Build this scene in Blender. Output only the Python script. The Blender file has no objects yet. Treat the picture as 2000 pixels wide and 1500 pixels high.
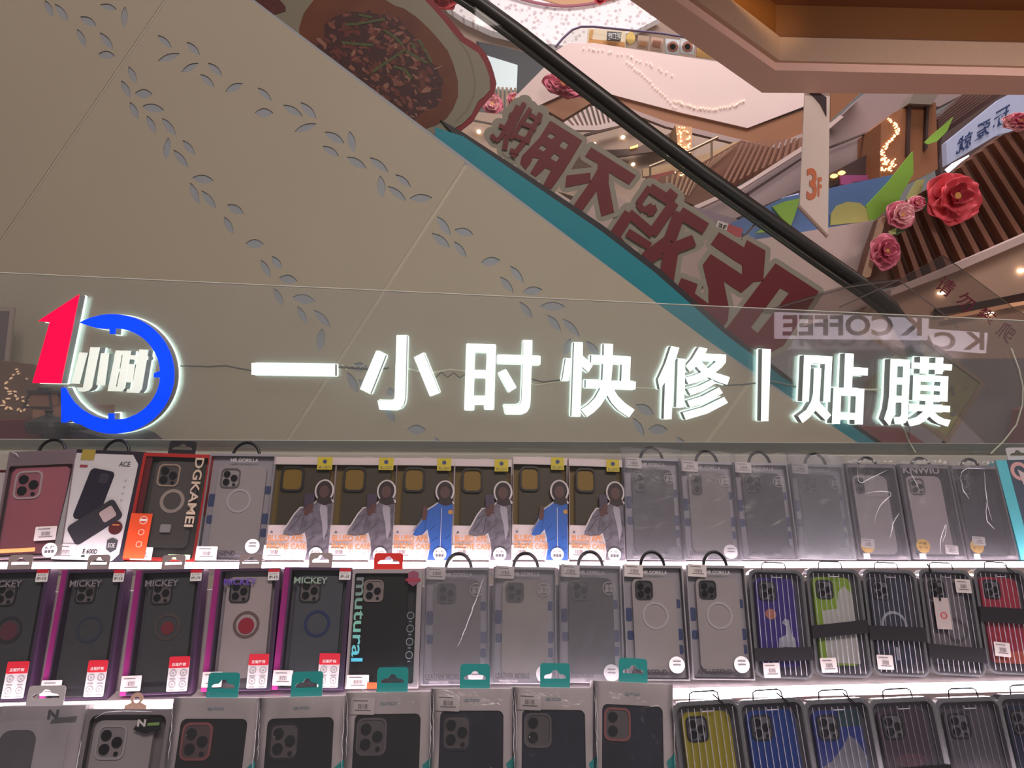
import bpy, bmesh, math, random
from mathutils import Vector, Matrix
from mathutils.geometry import tessellate_polygon

random.seed(7)
SC = bpy.context.scene
COL = SC.collection

# ------------------------------------------------------------------ camera, world, lights
F_PX = 26.0 / 36.0 * 2000.0
CAM = Vector((0, 0, 1.55))
ROLL = math.radians(1.05)
cam_m = Matrix.Translation(CAM) @ Matrix.Rotation(math.pi / 2, 4, 'X') @ Matrix.Rotation(ROLL, 4, 'Z')
cd = bpy.data.cameras.new('camera'); cd.lens = 26; cd.sensor_width = 36; cd.clip_start = .02; cd.clip_end = 200
camo = bpy.data.objects.new('camera', cd); COL.objects.link(camo)
camo.matrix_world = cam_m
SC.camera = camo
SC.view_settings.view_transform = 'Standard'; SC.view_settings.look = 'None'
SC.view_settings.exposure = 0.0; SC.view_settings.gamma = 1.0; SC.view_settings.use_curve_mapping = False
SC.cycles.transparent_max_bounces = 16
SC.cycles.max_bounces = 6
SC.cycles.diffuse_bounces = 3

W = bpy.data.worlds.new('world'); SC.world = W; W.use_nodes = True
W.node_tree.nodes['Background'].inputs[0].default_value = (1.0, .91, .89, 1)
W.node_tree.nodes['Background'].inputs[1].default_value = 0.17

def area(name, loc, target, sx, sy, power, color, ):
    l = bpy.data.lights.new(name, 'AREA'); l.shape = 'RECTANGLE'; l.size = sx; l.size_y = sy
    l.energy = power; l.color = color
    o = bpy.data.objects.new(name, l); COL.objects.link(o)
    o.location = loc
    o.rotation_euler = (Vector(target) - Vector(loc)).to_track_quat('-Z', 'Y').to_euler()
    o.visible_camera = True
    return o
# added fill light well above the frame, aimed at the camera-facing atrium slabs
area('atrium_skylight', (2.5, 5.0, 13.0), (2.8, 11.0, 5.0), 8, 4, 1500, (1.0, .91, .90))
area('hall_downlights', (1.5, -2.5, 6.5), (1.0, 8.0, 3.0), 4, 2, 260, (1.0, .84, .76))

area('mezzanine_downlights', (3.2, 2.4, 3.5), (4.2, 6.3, 2.3), 1.4, .5, 48, (1.0, .87, .82))  # added fill light outside the frame, brightens the dark lower right

# ------------------------------------------------------------------ helpers
def ray(px, py):
    return (cam_m.to_3x3() @ Vector(((px - 1000) / F_PX, (750 - py) / F_PX, -1)))
def at(px, py, Y, s=0.0):
    d = ray(px, py); t = Y / (d.y - s * d.x); return CAM + d * t
def at_z(px, py, z):
    d = ray(px, py); return CAM + d * ((z - CAM.z) / d.z)

class Frame:
    def __init__(self, m):
        self.m = m; inv = m.inverted(); self.o = inv @ CAM; self.r = inv.to_3x3()
    def uv(self, px, py, off=0.0):
        d = self.r @ ray(px, py); t = (off - self.o.y) / d.y; p = self.o + d * t
        return (p.x, p.z)
    def loop(self, pts, off=0.0):
        return [self.uv(x, y, off) for x, y in pts]
def frame(px, py, Y, s=0.0):
    p = at(px, py, Y, s)
    return Frame(Matrix.Translation(p) @ Matrix.Rotation(math.atan(s), 4, 'Z'))

def lin(c):
    return tuple(((v / 255) / 12.92 if v / 255 <= .04045 else ((v / 255 + .055) / 1.055) ** 2.4) for v in c)

MATS = {}
def mat(name, rgb, rough=.5, metal=0.0, emit=0.0, var=.06, scale=30, bump=0.0, ecol=None, spec=.5):
    if name in MATS: return MATS[name]
    m = bpy.data.materials.new(name); m.use_nodes = True; nt = m.node_tree; b = nt.nodes['Principled BSDF']
    c = lin(rgb)
    b.inputs['Roughness'].default_value = rough; b.inputs['Metallic'].default_value = metal
    b.inputs['Specular IOR Level'].default_value = spec
    tc = nt.nodes.new('ShaderNodeTexCoord'); nz = nt.nodes.new('ShaderNodeTexNoise')
    nz.inputs['Scale'].default_value = scale; nz.inputs['Detail'].default_value = 3
    nt.links.new(tc.outputs['Object'], nz.inputs['Vector'])
    mx = nt.nodes.new('ShaderNodeMix'); mx.data_type = 'RGBA'
    mx.inputs[6].default_value = (*[v * (1 - var) for v in c], 1)
    mx.inputs[7].default_value = (*[min(1, v * (1 + var)) for v in c], 1)
    nt.links.new(nz.outputs[0], mx.inputs[0]); nt.links.new(mx.outputs[2], b.inputs['Base Color'])
    if bump:
        bp = nt.nodes.new('ShaderNodeBump'); bp.inputs['Strength'].default_value = bump; bp.inputs['Distance'].default_value = .002
        nt.links.new(nz.outputs[0], bp.inputs['Height']); nt.links.new(bp.outputs[0], b.inputs['Normal'])
    if emit:
        b.inputs['Emission Color'].default_value = (*(lin(ecol) if ecol else c), 1)
        b.inputs['Emission Strength'].default_value = emit
    MATS[name] = m; return m

def film(name, tint=(255, 255, 255), gloss=.06, milk=0.0, rough=.06, milkcol=(225, 225, 230), bump=0.0):
    if name in MATS: return MATS[name]
    m = bpy.data.materials.new(name); m.use_nodes = True; nt = m.node_tree; nt.nodes.clear()
    out = nt.nodes.new('ShaderNodeOutputMaterial'); tr = nt.nodes.new('ShaderNodeBsdfTransparent')
    gl = nt.nodes.new('ShaderNodeBsdfGlossy'); df = nt.nodes.new('ShaderNodeBsdfDiffuse')
    m1 = nt.nodes.new('ShaderNodeMixShader'); m2 = nt.nodes.new('ShaderNodeMixShader')
    tr.inputs[0].default_value = (*lin(tint), 1); gl.inputs['Roughness'].default_value = rough
    df.inputs[0].default_value = (*lin(milkcol), 1)
    m1.inputs[0].default_value = milk; nt.links.new(tr.outputs[0], m1.inputs[1]); nt.links.new(df.outputs[0], m1.inputs[2])
    fr = nt.nodes.new('ShaderNodeFresnel'); fr.inputs[0].default_value = 1.45
    mt = nt.nodes.new('ShaderNodeMath'); mt.operation = 'MULTIPLY'; mt.inputs[1].default_value = gloss / .04
    nt.links.new(fr.outputs[0], mt.inputs[0]); mt.use_clamp = True
    nt.links.new(mt.outputs[0], m2.inputs[0]); nt.links.new(m1.outputs[0], m2.inputs[1]); nt.links.new(gl.outputs[0], m2.inputs[2])
    if bump:
        tc = nt.nodes.new('ShaderNodeTexCoord'); nz = nt.nodes.new('ShaderNodeTexNoise'); nz.inputs['Scale'].default_value = 22
        nz.inputs['Detail'].default_value = 4; nz.inputs['Distortion'].default_value = 1.5
        bp = nt.nodes.new('ShaderNodeBump'); bp.inputs['Strength'].default_value = bump; bp.inputs['Distance'].default_value = .01
        nt.links.new(tc.outputs['Object'], nz.inputs['Vector']); nt.links.new(nz.outputs[0], bp.inputs['Height'])
        nt.links.new(bp.outputs[0], gl.inputs['Normal']); nt.links.new(bp.outputs[0], df.inputs['Normal'])
    nt.links.new(m2.outputs[0], out.inputs[0]); MATS[name] = m; return m

TEXTS = {}
def text_geo(s, bold=0.0):
    k = (s, bold)
    if k in TEXTS: return TEXTS[k]
    cu = bpy.data.curves.new('txt', 'FONT'); cu.body = s; cu.offset = bold; cu.resolution_u = 3
    ob = bpy.data.objects.new('txt', cu); COL.objects.link(ob)
    bpy.context.view_layer.update()
    dg = bpy.context.evaluated_depsgraph_get()
    me = bpy.data.meshes.new_from_object(ob.evaluated_get(dg))
    vs = [(v.co.x, v.co.y) for v in me.vertices]; fs = [tuple(p.vertices) for p in me.polygons]
    bpy.data.objects.remove(ob); bpy.data.curves.remove(cu); bpy.data.meshes.remove(me)
    if vs:
        x0 = min(v[0] for v in vs); x1 = max(v[0] for v in vs); y0 = min(v[1] for v in vs); y1 = max(v[1] for v in vs)
        vs = [((v[0] - x0) / max(1e-6, x1 - x0), (v[1] - y0) / max(1e-6, y1 - y0)) for v in vs]
    TEXTS[k] = (vs, fs); return TEXTS[k]

def rr(x0, z0, x1, z1, r, n=5):
    pts = []
    for cx, cz, a0 in ((x1 - r, z0 + r, -90), (x1 - r, z1 - r, 0), (x0 + r, z1 - r, 90), (x0 + r, z0 + r, 180)):
        for i in range(n + 1):
            a = math.radians(a0 + 90 * i / n); pts.append((cx + r * math.cos(a), cz + r * math.sin(a)))
    return pts
def circ(cx, cz, r, n=24, rz=None):
    rz = rz or r
    return [(cx + r * math.cos(2 * math.pi * i / n), cz + rz * math.sin(2 * math.pi * i / n)) for i in range(n)]
def rect(x0, z0, x1, z1): return [(x0, z0), (x1, z0), (x1, z1), (x0, z1)]

class MB:
    def __init__(self): self.v = []; self.f = []; self.mi = []; self.cur = 0
    def _add(self, vs, fs):
        b = len(self.v); self.v += vs
        for f in fs: self.f.append(tuple(i + b for i in f)); self.mi.append(self.cur)
    def prism(self, loops, y0, y1):
        if not isinstance(loops[0][0], (tuple, list)): loops = [loops]
        flat = [p for l in loops for p in l]; n = len(flat)
        tris = tessellate_polygon([[Vector((p[0], p[1], 0)) for p in l] for l in loops])
        vs = [(p[0], y0, p[1]) for p in flat] + [(p[0], y1, p[1]) for p in flat]
        fs = [tuple(t) for t in tris] + [tuple(i + n for i in reversed(t)) for t in tris]
        b = 0
        for l in loops:
            k = len(l)
            for i in range(k):
                j = (i + 1) % k; fs.append((b + i, b + j, b + j + n, b + i + n))
            b += k
        self._add(vs, fs); return self
    def flat(self, loops, y):
        if not isinstance(loops[0][0], (tuple, list)): loops = [loops]
        flat = [p for l in loops for p in l]
        tris = tessellate_polygon([[Vector((p[0], p[1], 0)) for p in l] for l in loops])
        self._add([(p[0], y, p[1]) for p in flat], [tuple(t) for t in tris]); return self
    def box(self, x0, x1, y0, y1, z0, z1):
        vs = [(x, y, z) for x in (x0, x1) for y in (y0, y1) for z in (z0, z1)]
        self._add(vs, [(0, 1, 3, 2), (4, 6, 7, 5), (0, 4, 5, 1), (2, 3, 7, 6), (0, 2, 6, 4), (1, 5, 7, 3)]); return self
    def tube(self, pts, r, n=8, closed=False):
        pts = [Vector(p) for p in pts]; m = len(pts); vs = []; fs = []
        for i, p in enumerate(pts):
            a = pts[i - 1] if (i or closed) else p; b = pts[(i + 1) % m] if (i < m - 1 or closed) else p
            t = (b - a).normalized(); up = Vector((0, 1, 0)) if abs(t.y) < .9 else Vector((1, 0, 0))
            u = t.cross(up).normalized(); w = t.cross(u)
            rad = r[i] if isinstance(r, (list, tuple)) else r
            for k in range(n):
                q = p + (u * math.cos(2 * math.pi * k / n) + w * math.sin(2 * math.pi * k / n)) * rad; vs.append(tuple(q))
        for i in range(m if closed else m - 1):
            for k in range(n):
                a = i * n + k; b = i * n + (k + 1) % n; c = ((i + 1) % m) * n + (k + 1) % n; d = ((i + 1) % m) * n + k
                fs.append((a, b, c, d))
        if not closed: fs.append(tuple(range(n))); fs.append(tuple((m - 1) * n + k for k in reversed(range(n))))
        self._add(vs, fs); return self
    def stroke(self, pts, w, y, rnd=True):
        for (ax, az), (bx, bz) in zip(pts, pts[1:]):
            dx, dz = bx - ax, bz - az; L = math.hypot(dx, dz) or 1e-6; nx, nz = -dz / L * w / 2, dx / L * w / 2
            self._add([(ax + nx, y, az + nz), (bx + nx, y, bz + nz), (bx - nx, y, bz - nz), (ax - nx, y, az - nz)], [(0, 1, 2, 3)]); y -= 3e-5
        if rnd:
            for p in pts: self.flat(circ(p[0], p[1], w / 2, 12), y); y -= 3e-5
        return self
    def text(self, s, x0, z0, x1, z1, y, bold=0.0, mapf=None, mirror=False):
        vs, fs = text_geo(s, bold)
        out = []
        for u, v in vs:
            if mirror: u = 1 - u
            if mapf: x, z = mapf(u, v)
            else: x, z = x0 + (x1 - x0) * u, z0 + (z1 - z0) * v
            out.append((x, y, z))
        self._add(out, fs); return self
    def build(self, name, mats, parent=None, m=None):
        me = bpy.data.meshes.new(name); me.from_pydata(self.v, [], self.f)
        if not isinstance(mats, (list, tuple)): mats = [mats]
        for q in mats: me.materials.append(q)
        if len(mats) > 1: me.polygons.foreach_set('material_index', self.mi)
        bm = bmesh.new(); bm.from_mesh(me); bmesh.ops.recalc_face_normals(bm, faces=bm.faces); bm.to_mesh(me); bm.free()
        o = bpy.data.objects.new(name, me); COL.objects.link(o)
        if parent: o.parent = parent
        if m is not None: o.matrix_world = m
        return o

def tag(o, label=None, cat=None, group=None, kind=None):
    if label: o['label'] = label
    if cat: o['category'] = cat
    if group: o['group'] = group
    if kind: o['kind'] = kind
    return o
def thing(name, m, label, cat, group=None):
    o = bpy.data.objects.new(name, None); COL.objects.link(o); o.empty_display_size = .02
    o.matrix_world = m
    return tag(o, label, cat, group)
def struct(o): o['kind'] = 'structure'; return o

# a slab seen from the camera: outline given per corner as (px, py, depth), thickened away from the viewer
def slab(name, pts, m, thick=.25, structure=True, label=None, cat=None, group=None):
    P = [at(*p[:2], p[2]) for p in pts]; n = len(P)
    c = sum(P, Vector()) / n
    c.z = min(p.z for p in P)
    Q = [p - c for p in P]
    tris = tessellate_polygon([[Vector((p.x, p.z, 0)) for p in Q]])
    mb = MB(); t = Vector((0, thick, 0))
    vs = [tuple(p) for p in Q] + [tuple(p + t) for p in Q]
    fs = [tuple(a) for a in tris] + [tuple(i + n for i in reversed(a)) for a in tris]
    fs += [(i, (i + 1) % n, (i + 1) % n + n, i + n) for i in range(n)]
    mb._add(vs, fs)
    o = mb.build(name, m, None, Matrix.Translation(c))
    if structure: struct(o)
    else: tag(o, label, cat, group)
    return o
def flatY(pts, Y): return [(x, y, Y) for x, y in pts]

# ------------------------------------------------------------------ materials
CREAM = mat('cream_panel', (184, 174, 156), .30, 0, var=.03, scale=4)
CREAM2 = mat('cream_joint', (198, 188, 168), .5)
LEAFBACK = mat('leaf_backing', (160, 165, 172), .6, var=.08, scale=20)
TEAL = mat('teal_skirt', (42, 135, 150), .35, var=.08, scale=12)
DARKM = mat('dark_deck', (52, 50, 54), .4)
RUBBER = mat('black_rubber', (44, 43, 42), .38)
GLASS = film('balustrade_glass', (248, 248, 246), .03, .03, .03, (150, 145, 140))
PANELG = film('acrylic_panel', (254, 255, 255), .045, .085, .01, (200, 204, 206))  # diffuse milk imitates the glare haze of reflections on the panel
CLEAR = film('clear_film', (250, 250, 252), .05, .012, .08)
BAG = film('plastic_bag', (250, 250, 253), .035, .15, .28, (190, 190, 200), bump=.25)
MILK = film('milky_sleeve', (240, 242, 248), .04, .36, .2, (170, 172, 180), bump=.15)
STRED = mat('sticker_red', (102, 20, 30), .5, var=.03)
STGREY = mat('sticker_edge_grey', (142, 136, 124), .6, var=.03)
WHITE = mat('white_print', (235, 233, 234), .45, var=.02)
BLACK = mat('black_print', (22, 22, 26), .45, var=.02)
INK = mat('grey_ink', (90, 88, 96), .5, var=.02)

# ------------------------------------------------------------------ setting: floor and far walls
mb = MB(); mb.box(-9, 12, -8, 22, -.05, 0); struct(mb.build('floor', mat('stone_floor', (150, 135, 122), .25, scale=3)))
wb = MB(); wb.box(-9, 12, 19, 19.3, 0, 3.6)
struct(wb.build('wall_back', mat('far_dark_wall', (92, 80, 78), .6, scale=2)))

# ------------------------------------------------------------------ atrium behind
PINKW = mat('pink_white_render', (212, 188, 183), .45, var=.03, scale=2)
TAN = mat('tan_soffit', (176, 150, 134), .6, var=.04, scale=3)
TAN2 = mat('tan_soffit_deep', (226, 190, 168), .6, var=.04, scale=3)
MAUVE = mat('mauve_soffit', (150, 130, 130), .6, var=.04, scale=3)
BROWN = mat('brown_soffit', (140, 92, 62), .55, var=.05, scale=3)
DKBRN = mat('dark_slot', (62, 42, 40), .6)
GAP = mat('shadow_gap_paint', (96, 80, 78), .6)
WOOD = mat('brown_wood', (120, 78, 60), .5, var=.15, scale=6)
WOODL = mat('light_wood_fin', (172, 138, 112), .5, var=.1, scale=6)
LAMP = mat('warm_downlight', (255, 232, 200), .5, emit=5)
FAIRY = mat('fairy_light', (255, 214, 160), .5, emit=2.2)

def interp(pl, t):
    L = [0]
    for a, b in zip(pl, pl[1:]): L.append(L[-1] + math.hypot(b[0] - a[0], b[1] - a[1]))
    d = t * L[-1]
    for i in range(len(pl) - 1):
        if d <= L[i + 1] + 1e-9:
            k = (d - L[i]) / max(1e-9, L[i + 1] - L[i])
            return tuple(pl[i][j] + (pl[i + 1][j] - pl[i][j]) * k for j in range(len(pl[i])))
    return pl[-1]

def slats(name, top, bot, n, Y, m, fill=.5, depth=.12, shift=0.0):
    F = frame(*interp(bot, .5)[:2], Y); mb = MB()
    for i in range(n):
        t0 = i / n; t1 = (i + fill) / n
        mb.prism(F.loop([interp(top, t0), interp(top, t1), interp(bot, min(1, t1 + shift)), interp(bot, min(1, t0 + shift))]), 0, depth)
    o = mb.build(name, m, None, F.m); return struct(o)

def dots(name, pts, Y, r, m, label, cat, group=None):
    F = frame(pts[0][0], pts[0][1], Y); mb = MB()
    for x, y in pts:
        u, v = F.uv(x, y); mb.prism(circ(u, v, r, 6), -.01, .01)
    o = mb.build(name, m, None, F.m); tag(o, label, cat, group, 'stuff'); return o

# glazed lattice balustrade under the skylight (top)
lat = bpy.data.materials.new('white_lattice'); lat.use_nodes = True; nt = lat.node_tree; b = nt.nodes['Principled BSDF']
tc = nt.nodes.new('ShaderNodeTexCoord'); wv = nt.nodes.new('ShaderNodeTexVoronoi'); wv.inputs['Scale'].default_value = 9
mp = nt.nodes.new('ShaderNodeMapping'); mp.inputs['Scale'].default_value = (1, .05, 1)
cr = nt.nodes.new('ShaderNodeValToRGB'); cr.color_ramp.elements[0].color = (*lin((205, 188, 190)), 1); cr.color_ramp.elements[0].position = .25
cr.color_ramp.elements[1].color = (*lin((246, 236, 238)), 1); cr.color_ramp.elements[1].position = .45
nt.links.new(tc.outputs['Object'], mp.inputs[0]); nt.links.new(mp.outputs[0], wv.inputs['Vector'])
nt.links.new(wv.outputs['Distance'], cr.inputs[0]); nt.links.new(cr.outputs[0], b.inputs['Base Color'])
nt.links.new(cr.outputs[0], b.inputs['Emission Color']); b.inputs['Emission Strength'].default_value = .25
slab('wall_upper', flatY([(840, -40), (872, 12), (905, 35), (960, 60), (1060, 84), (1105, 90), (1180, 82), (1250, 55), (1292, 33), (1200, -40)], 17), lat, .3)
mb = MB(); F = frame(1100, 5, 16.9)
arc = [(960 + 290 * i / 14, -22 + 34 * math.sin(math.pi * i / 14)) for i in range(15)]
mb.tube([(F.uv(*p)[0], 0, F.uv(*p)[1]) for p in arc], .035); struct(mb.build('trim_1', mat('pink_trim', (190, 120, 135), .5), None, F.m))
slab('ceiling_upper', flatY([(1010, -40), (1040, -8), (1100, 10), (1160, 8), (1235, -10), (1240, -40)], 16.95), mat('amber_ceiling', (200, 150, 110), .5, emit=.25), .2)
slab('ceiling_far', flatY([(800, 0), (868, 8), (905, 34), (960, 60), (1060, 84), (1105, 88), (1300, 20), (1420, 90), (1420, 140), (1100, 140), (1050, 128), (940, 96), (800, 60)], 17.4), TAN, .3)
slab('wall_dark_beam', flatY([(930, 80), (985, 92), (1062, 112), (1090, 120), (1085, 150), (1010, 190), (955, 118)], 17.1), mat('dark_beam', (58, 58, 66), .5), .2)
slab('window_1', flatY([(950, 108), (1011, 127), (1009, 176), (958, 172)], 17.0), mat('daylit_window', (205, 222, 228), .3, emit=.35), .1)
slats('wall_slats_far', [(955, 168), (1012, 172)], [(955, 236), (1012, 226)], 7, 16.9, WOODL, .55)

# white balcony in the middle with glass railing and shop posters
slab('wall_balcony', [(1005, 190, 10), (1072, 122, 10), (1085, 100, 10), (1110, 84, 10), (1160, 84, 10), (1290, 104, 10), (1400, 120, 10), (1500, 150, 10), (1620, 165, 10),
                      (1620, 200, 10), (1570, 208, 10), (1460, 250, 10), (1330, 220, 10), (1215, 190, 10), (1135, 168, 10), (1052, 206, 10), (1012, 198, 10)], PINKW, .35)
slab('ceiling_balcony', [(1052, 206, 10.03), (1135, 166, 10.03), (1215, 188, 10.03), (1330, 218, 10.03), (1460, 251, 10.03), (1622, 196, 10.03), (1622, 238, 10.03), (1504, 286, 10.03),
                         (1300, 238, 10.03), (1215, 207, 10.03), (1156, 200, 10.03), (1100, 234, 10.03)], BROWN, .12)
slab('trim_2', [(1215, 206, 9.98), (1300, 237, 9.98), (1504, 286, 9.98), (1622, 238, 9.98), (1622, 250, 9.98), (1506, 296, 9.98), (1300, 247, 9.98), (1215, 214, 9.98)], mat('mauve_edge', (165, 140, 136), .5), .08)
R = thing('glass_railing', Matrix.Translation(at(1085, 100, 10.1)), 'clear glass railing with thin purple top rail above the white balcony', 'railing')
F = Frame(R.matrix_world.copy())
mb = MB(); mb.tube([(F.uv(*p)[0], 0, F.uv(*p)[1]) for p in [(1085, 92), (1100, 74), (1118, 58), (1135, 52), (1160, 52), (1290, 65), (1400, 82)]], .016)
mb.build('top_rail', mat('purple_rail', (88, 72, 100), .4), R)
mb = MB(); mb.prism(F.loop([(1086, 94), (1100, 76), (1118, 60), (1135, 54), (1160, 54), (1290, 67), (1400, 84), (1400, 118), (1290, 103), (1160, 83), (1110, 82), (1088, 98)]), .0, .01)
mb.build('glass_pane', GLASS, R)
def poster(name, quad, Y, col, label, extra=None, group=None, cat='poster'):
    F = frame(*quad[3], Y); mb = MB(); mb.prism(F.loop(quad), 0, .02)
    r = thing(name, F.m, label, cat, group)
    mb.build('sheet', mat('sheet_%d_%d_%d' % col, col, .5), r)
    for pts, c in (extra or []):
        q = MB(); q.flat(F.loop(pts, -.006), -.006); q.build('printed_patch', mat('patch_%d_%d_%d' % c, c, .5), r)
    return r, F
poster('shop_poster', [(1148, 56), (1222, 60), (1222, 96), (1146, 88)], 10.3, (214, 196, 170), 'pale poster with orange band behind the balcony railing',
       [([(1150, 76), (1220, 82), (1220, 95), (1148, 88)], (190, 130, 60)), ([(1152, 58), (1160, 58), (1156, 78), (1150, 74)], (190, 140, 70))])
r, F = poster('menu_sign', [(1186, 61), (1214, 63), (1212, 80), (1185, 78)], 10.2, (60, 60, 60), 'small dark sign with mirrored white characters behind the balcony railing')
mb = MB(); mb.text('呢口吃', 0, 0, 0, 0, -.008, mapf=lambda u, v: F.uv(1187 + 25 * (1 - u), 78 - 14 * v), mirror=False); mb.build('lettering', WHITE, r)
poster('yellow_sign', circ(1232, 74, 9, 14, 12), 10.2, (214, 180, 90), 'round yellow sign between the two railing posters')
poster('food_picture', [(1246, 68), (1268, 71), (1266, 96), (1244, 93)], 10.2, (170, 140, 118), 'food picture with brown dish left in the railing row', [([(1250, 80), (1264, 82), (1262, 92), (1248, 90)], (178, 120, 70))])
poster('food_picture', [(1272, 72), (1296, 75), (1293, 100), (1270, 97)], 10.2, (186, 150, 130), 'food picture with reddish noodles in the railing row', [([(1276, 78), (1292, 80), (1288, 94), (1273, 90)], (150, 88, 60))])
for cx, w in ((1314, 'left'), (1343, 'right')):
    poster('bowl_picture', [(cx - 14, 75), (cx + 14, 78), (cx + 12, 107), (cx - 15, 104)], 10.2, (198, 200, 206), 'grey picture of a round red soup bowl, %s of the pair at the railing' % w,
           [(circ(cx, 91, 10.5, 16), (150, 84, 64)), (circ(cx, 91, 6, 12), (176, 110, 84))], 'bowl pictures on the balcony railing')
poster('yellow_poster', [(1362, 84), (1400, 88), (1398, 114), (1360, 110)], 10.2, (210, 160, 80), 'yellow poster at the right end of the railing under the slab')
dots('fairy_light_chain', [(1142 + 8 * i + random.uniform(-5, 5), 95 + .0030 * (8 * i) ** 1.9 * (1 if i < 22 else 1) - .0 + random.uniform(-2, 2)) for i in range(0, 22)] +
     [(1318 + 3.2 * i + random.uniform(-2, 2), 196 + 16 * math.sin(i / 44 * math.pi) + random.uniform(-2, 2)) for i in range(44)] +
     [(1225 + 5 * i, 122 + 3.0 * i ** 1.15 + random.uniform(-2, 2)) for i in range(20)], 9.98, .007, mat('fairy_reflex', (255, 226, 200), .5, emit=.55),
     'chains of tiny warm lights looping over the white balcony front', 'lights')

# slatted band and soffits left of the handrail, middle distance
slats('wall_slats_mid', [(1102, 236), (1153, 203), (1225, 232)], [(1118, 250), (1160, 248), (1225, 236)], 13, 12, PINKW, .5)
slab('trim_3', flatY([(1100, 236), (1118, 245), (1165, 245), (1230, 230), (1250, 236), (1170, 254), (1110, 254)], 11.9), PINKW, .1)
slab('ceiling_mid', flatY([(880, 214), (1012, 226), (1060, 208), (1100, 234), (1118, 252), (1180, 250), (1250, 232), (1300, 240), (1420, 272), (1560, 300), (1400, 330), (1240, 420), (1060, 365), (880, 330)], 12.6), TAN, .3)
slab('trim_4', flatY([(925, 233), (960, 240), (990, 244), (990, 247), (925, 236)], 12.4), GAP, .05)
slab('trim_5', flatY([(1140, 262), (1225, 240), (1280, 228), (1280, 231), (1225, 244), (1142, 266)], 12.4), GAP, .05)
slab('ceiling_slot', flatY([(1180, 293), (1240, 290), (1290, 268), (1330, 250), (1352, 255), (1352, 280), (1270, 297), (1200, 306)], 12.4), mat('ceiling_slot_paint', (112, 90, 82), .6), .1)
for n, (x, y, rr_) in enumerate([(935, 256, .035), (1217, 267, .035), (1305, 303, .03), (1237, 320, .03), (1162, 279, .018), (1213, 344, .05)]):
    F = frame(x, y, 12.54 if n < 5 else 6.37); o = MB().prism(circ(0, 0, rr_, 14, rr_ * .7), 0, .05).build('downlight', LAMP, None, F.m)
    tag(o, ['round downlight in the tan ceiling right of the bowl rim', 'round downlight above the third red character', 'round downlight beside the handrail in the tan ceiling',
            'small downlight above the right end of the third red character', 'tiny dim downlight above the second red character', 'wide oval downlight seen through the third red character'][n], 'downlight')
F = frame(1238, 286, 12.36); o = MB().prism(F.loop([(1231, 287), (1246, 282), (1246, 286), (1232, 290)]), 0, .03).build('downlight', mat('orange_lamp', (255, 190, 110), .5, emit=2.5), None, F.m)
tag(o, 'elongated orange ceiling lamp in the dark ceiling slot', 'downlight')

# wooden screen and pale fascias to the right of the handrail
slab('wall_mid_screen', flatY([(1290, 345), (1370, 318), (1448, 274), (1520, 290), (1570, 268), (1572, 290), (1448, 358), (1360, 402), (1320, 386), (1280, 372)], 8.2), WOOD, .1)
slats('wall_slats_gold', [(1300, 345), (1372, 322), (1448, 276)], [(1300, 372), (1345, 382), (1375, 340)], 13, 8.05, WOODL, .45, .05)
slats('wall_slats_mid_right', [(1448, 278), (1572, 268)], [(1400, 372), (1572, 288)], 12, 8.05, WOODL if False else mat('mid_fin', (140, 100, 82), .5), .45, .05)
slab('trim_6', flatY([(1255, 330), (1315, 318), (1380, 300), (1440, 275), (1446, 280), (1380, 318), (1315, 336), (1256, 345)], 8.3), mat('gold_band', (190, 160, 125), .5), .06)
slab('trim_7', flatY([(1262, 346), (1316, 332), (1316, 346), (1275, 356)], 8.25), mat('dull_red_band', (150, 70, 66), .5), .05)
MR = thing('glass_railing', Matrix.Translation(at(1300, 330, 8.0)), 'far glass railing with dull metal handrail in front of the gold slats', 'railing')
F = Frame(MR.matrix_world.copy())
mb = MB(); mb.tube([(F.uv(*p)[0], 0, F.uv(*p)[1]) for p in [(1268, 326), (1320, 305), (1352, 292), (1402, 268)]], .016); mb.build('top_rail', mat('dull_metal', (150, 130, 110), .35, .6), MR)
for x, y0, y1 in ((1390, 274, 310), (1270, 320, 352)):
    mb = MB(); mb.tube([(F.uv(x, y0)[0], 0, F.uv(x, y0)[1]), (F.uv(x, y1)[0], 0, F.uv(x, y1)[1])], .012); mb.build('post', mat('dull_metal', (150, 130, 110)), MR)
slab('wall_column_left', flatY([(1319, 244), (1352, 248), (1352, 300), (1324, 288)], 9.8), mat('lit_column', (196, 150, 112), .5), .4)
dots('fairy_lights', [(1323 + random.uniform(0, 25), 248 + random.uniform(0, 50)) for _ in range(46)], 9.79, .008, FAIRY, 'warm fairy lights wrapped on the left column under the balcony', 'lights')
dots('fairy_lights', [(1322 + random.uniform(-3, 20), 305 + random.uniform(0, 40)) for _ in range(24)], 8.03, .006, FAIRY, 'thin string of warm lights below the handrail beside gold slats', 'lights')
# pale edge, soffit bands running up to the right
slab('trim_8', flatY([(1355, 402), (1448, 362), (1570, 283), (1640, 225), (1648, 228), (1572, 292), (1450, 368), (1362, 408)], 7.6), PINKW, .15)
slab('ceiling_right', flatY([(1360, 408), (1450, 368), (1572, 290), (1640, 230), (1690, 182), (1885, 182), (1835, 208), (1775, 206), (1725, 238), (1722, 288), (1560, 372), (1500, 400), (1440, 430)], 7.9), MAUVE, .3)
slab('trim_9', flatY([(1460, 376), (1570, 305), (1720, 247), (1720, 250), (1570, 309), (1464, 380)], 7.75), GAP, .05)
slab('ceiling_dark_slot', flatY([(1440, 425), (1500, 398), (1560, 372), (1722, 286), (1722, 330), (1600, 372), (1500, 410), (1455, 430)], 7.7), DKBRN, .2)
slab('ceiling_brown_wedge', flatY([(1622, 200), (1622, 236), (1680, 182), (1622, 182)], 7.8), BROWN, .1)
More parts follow.
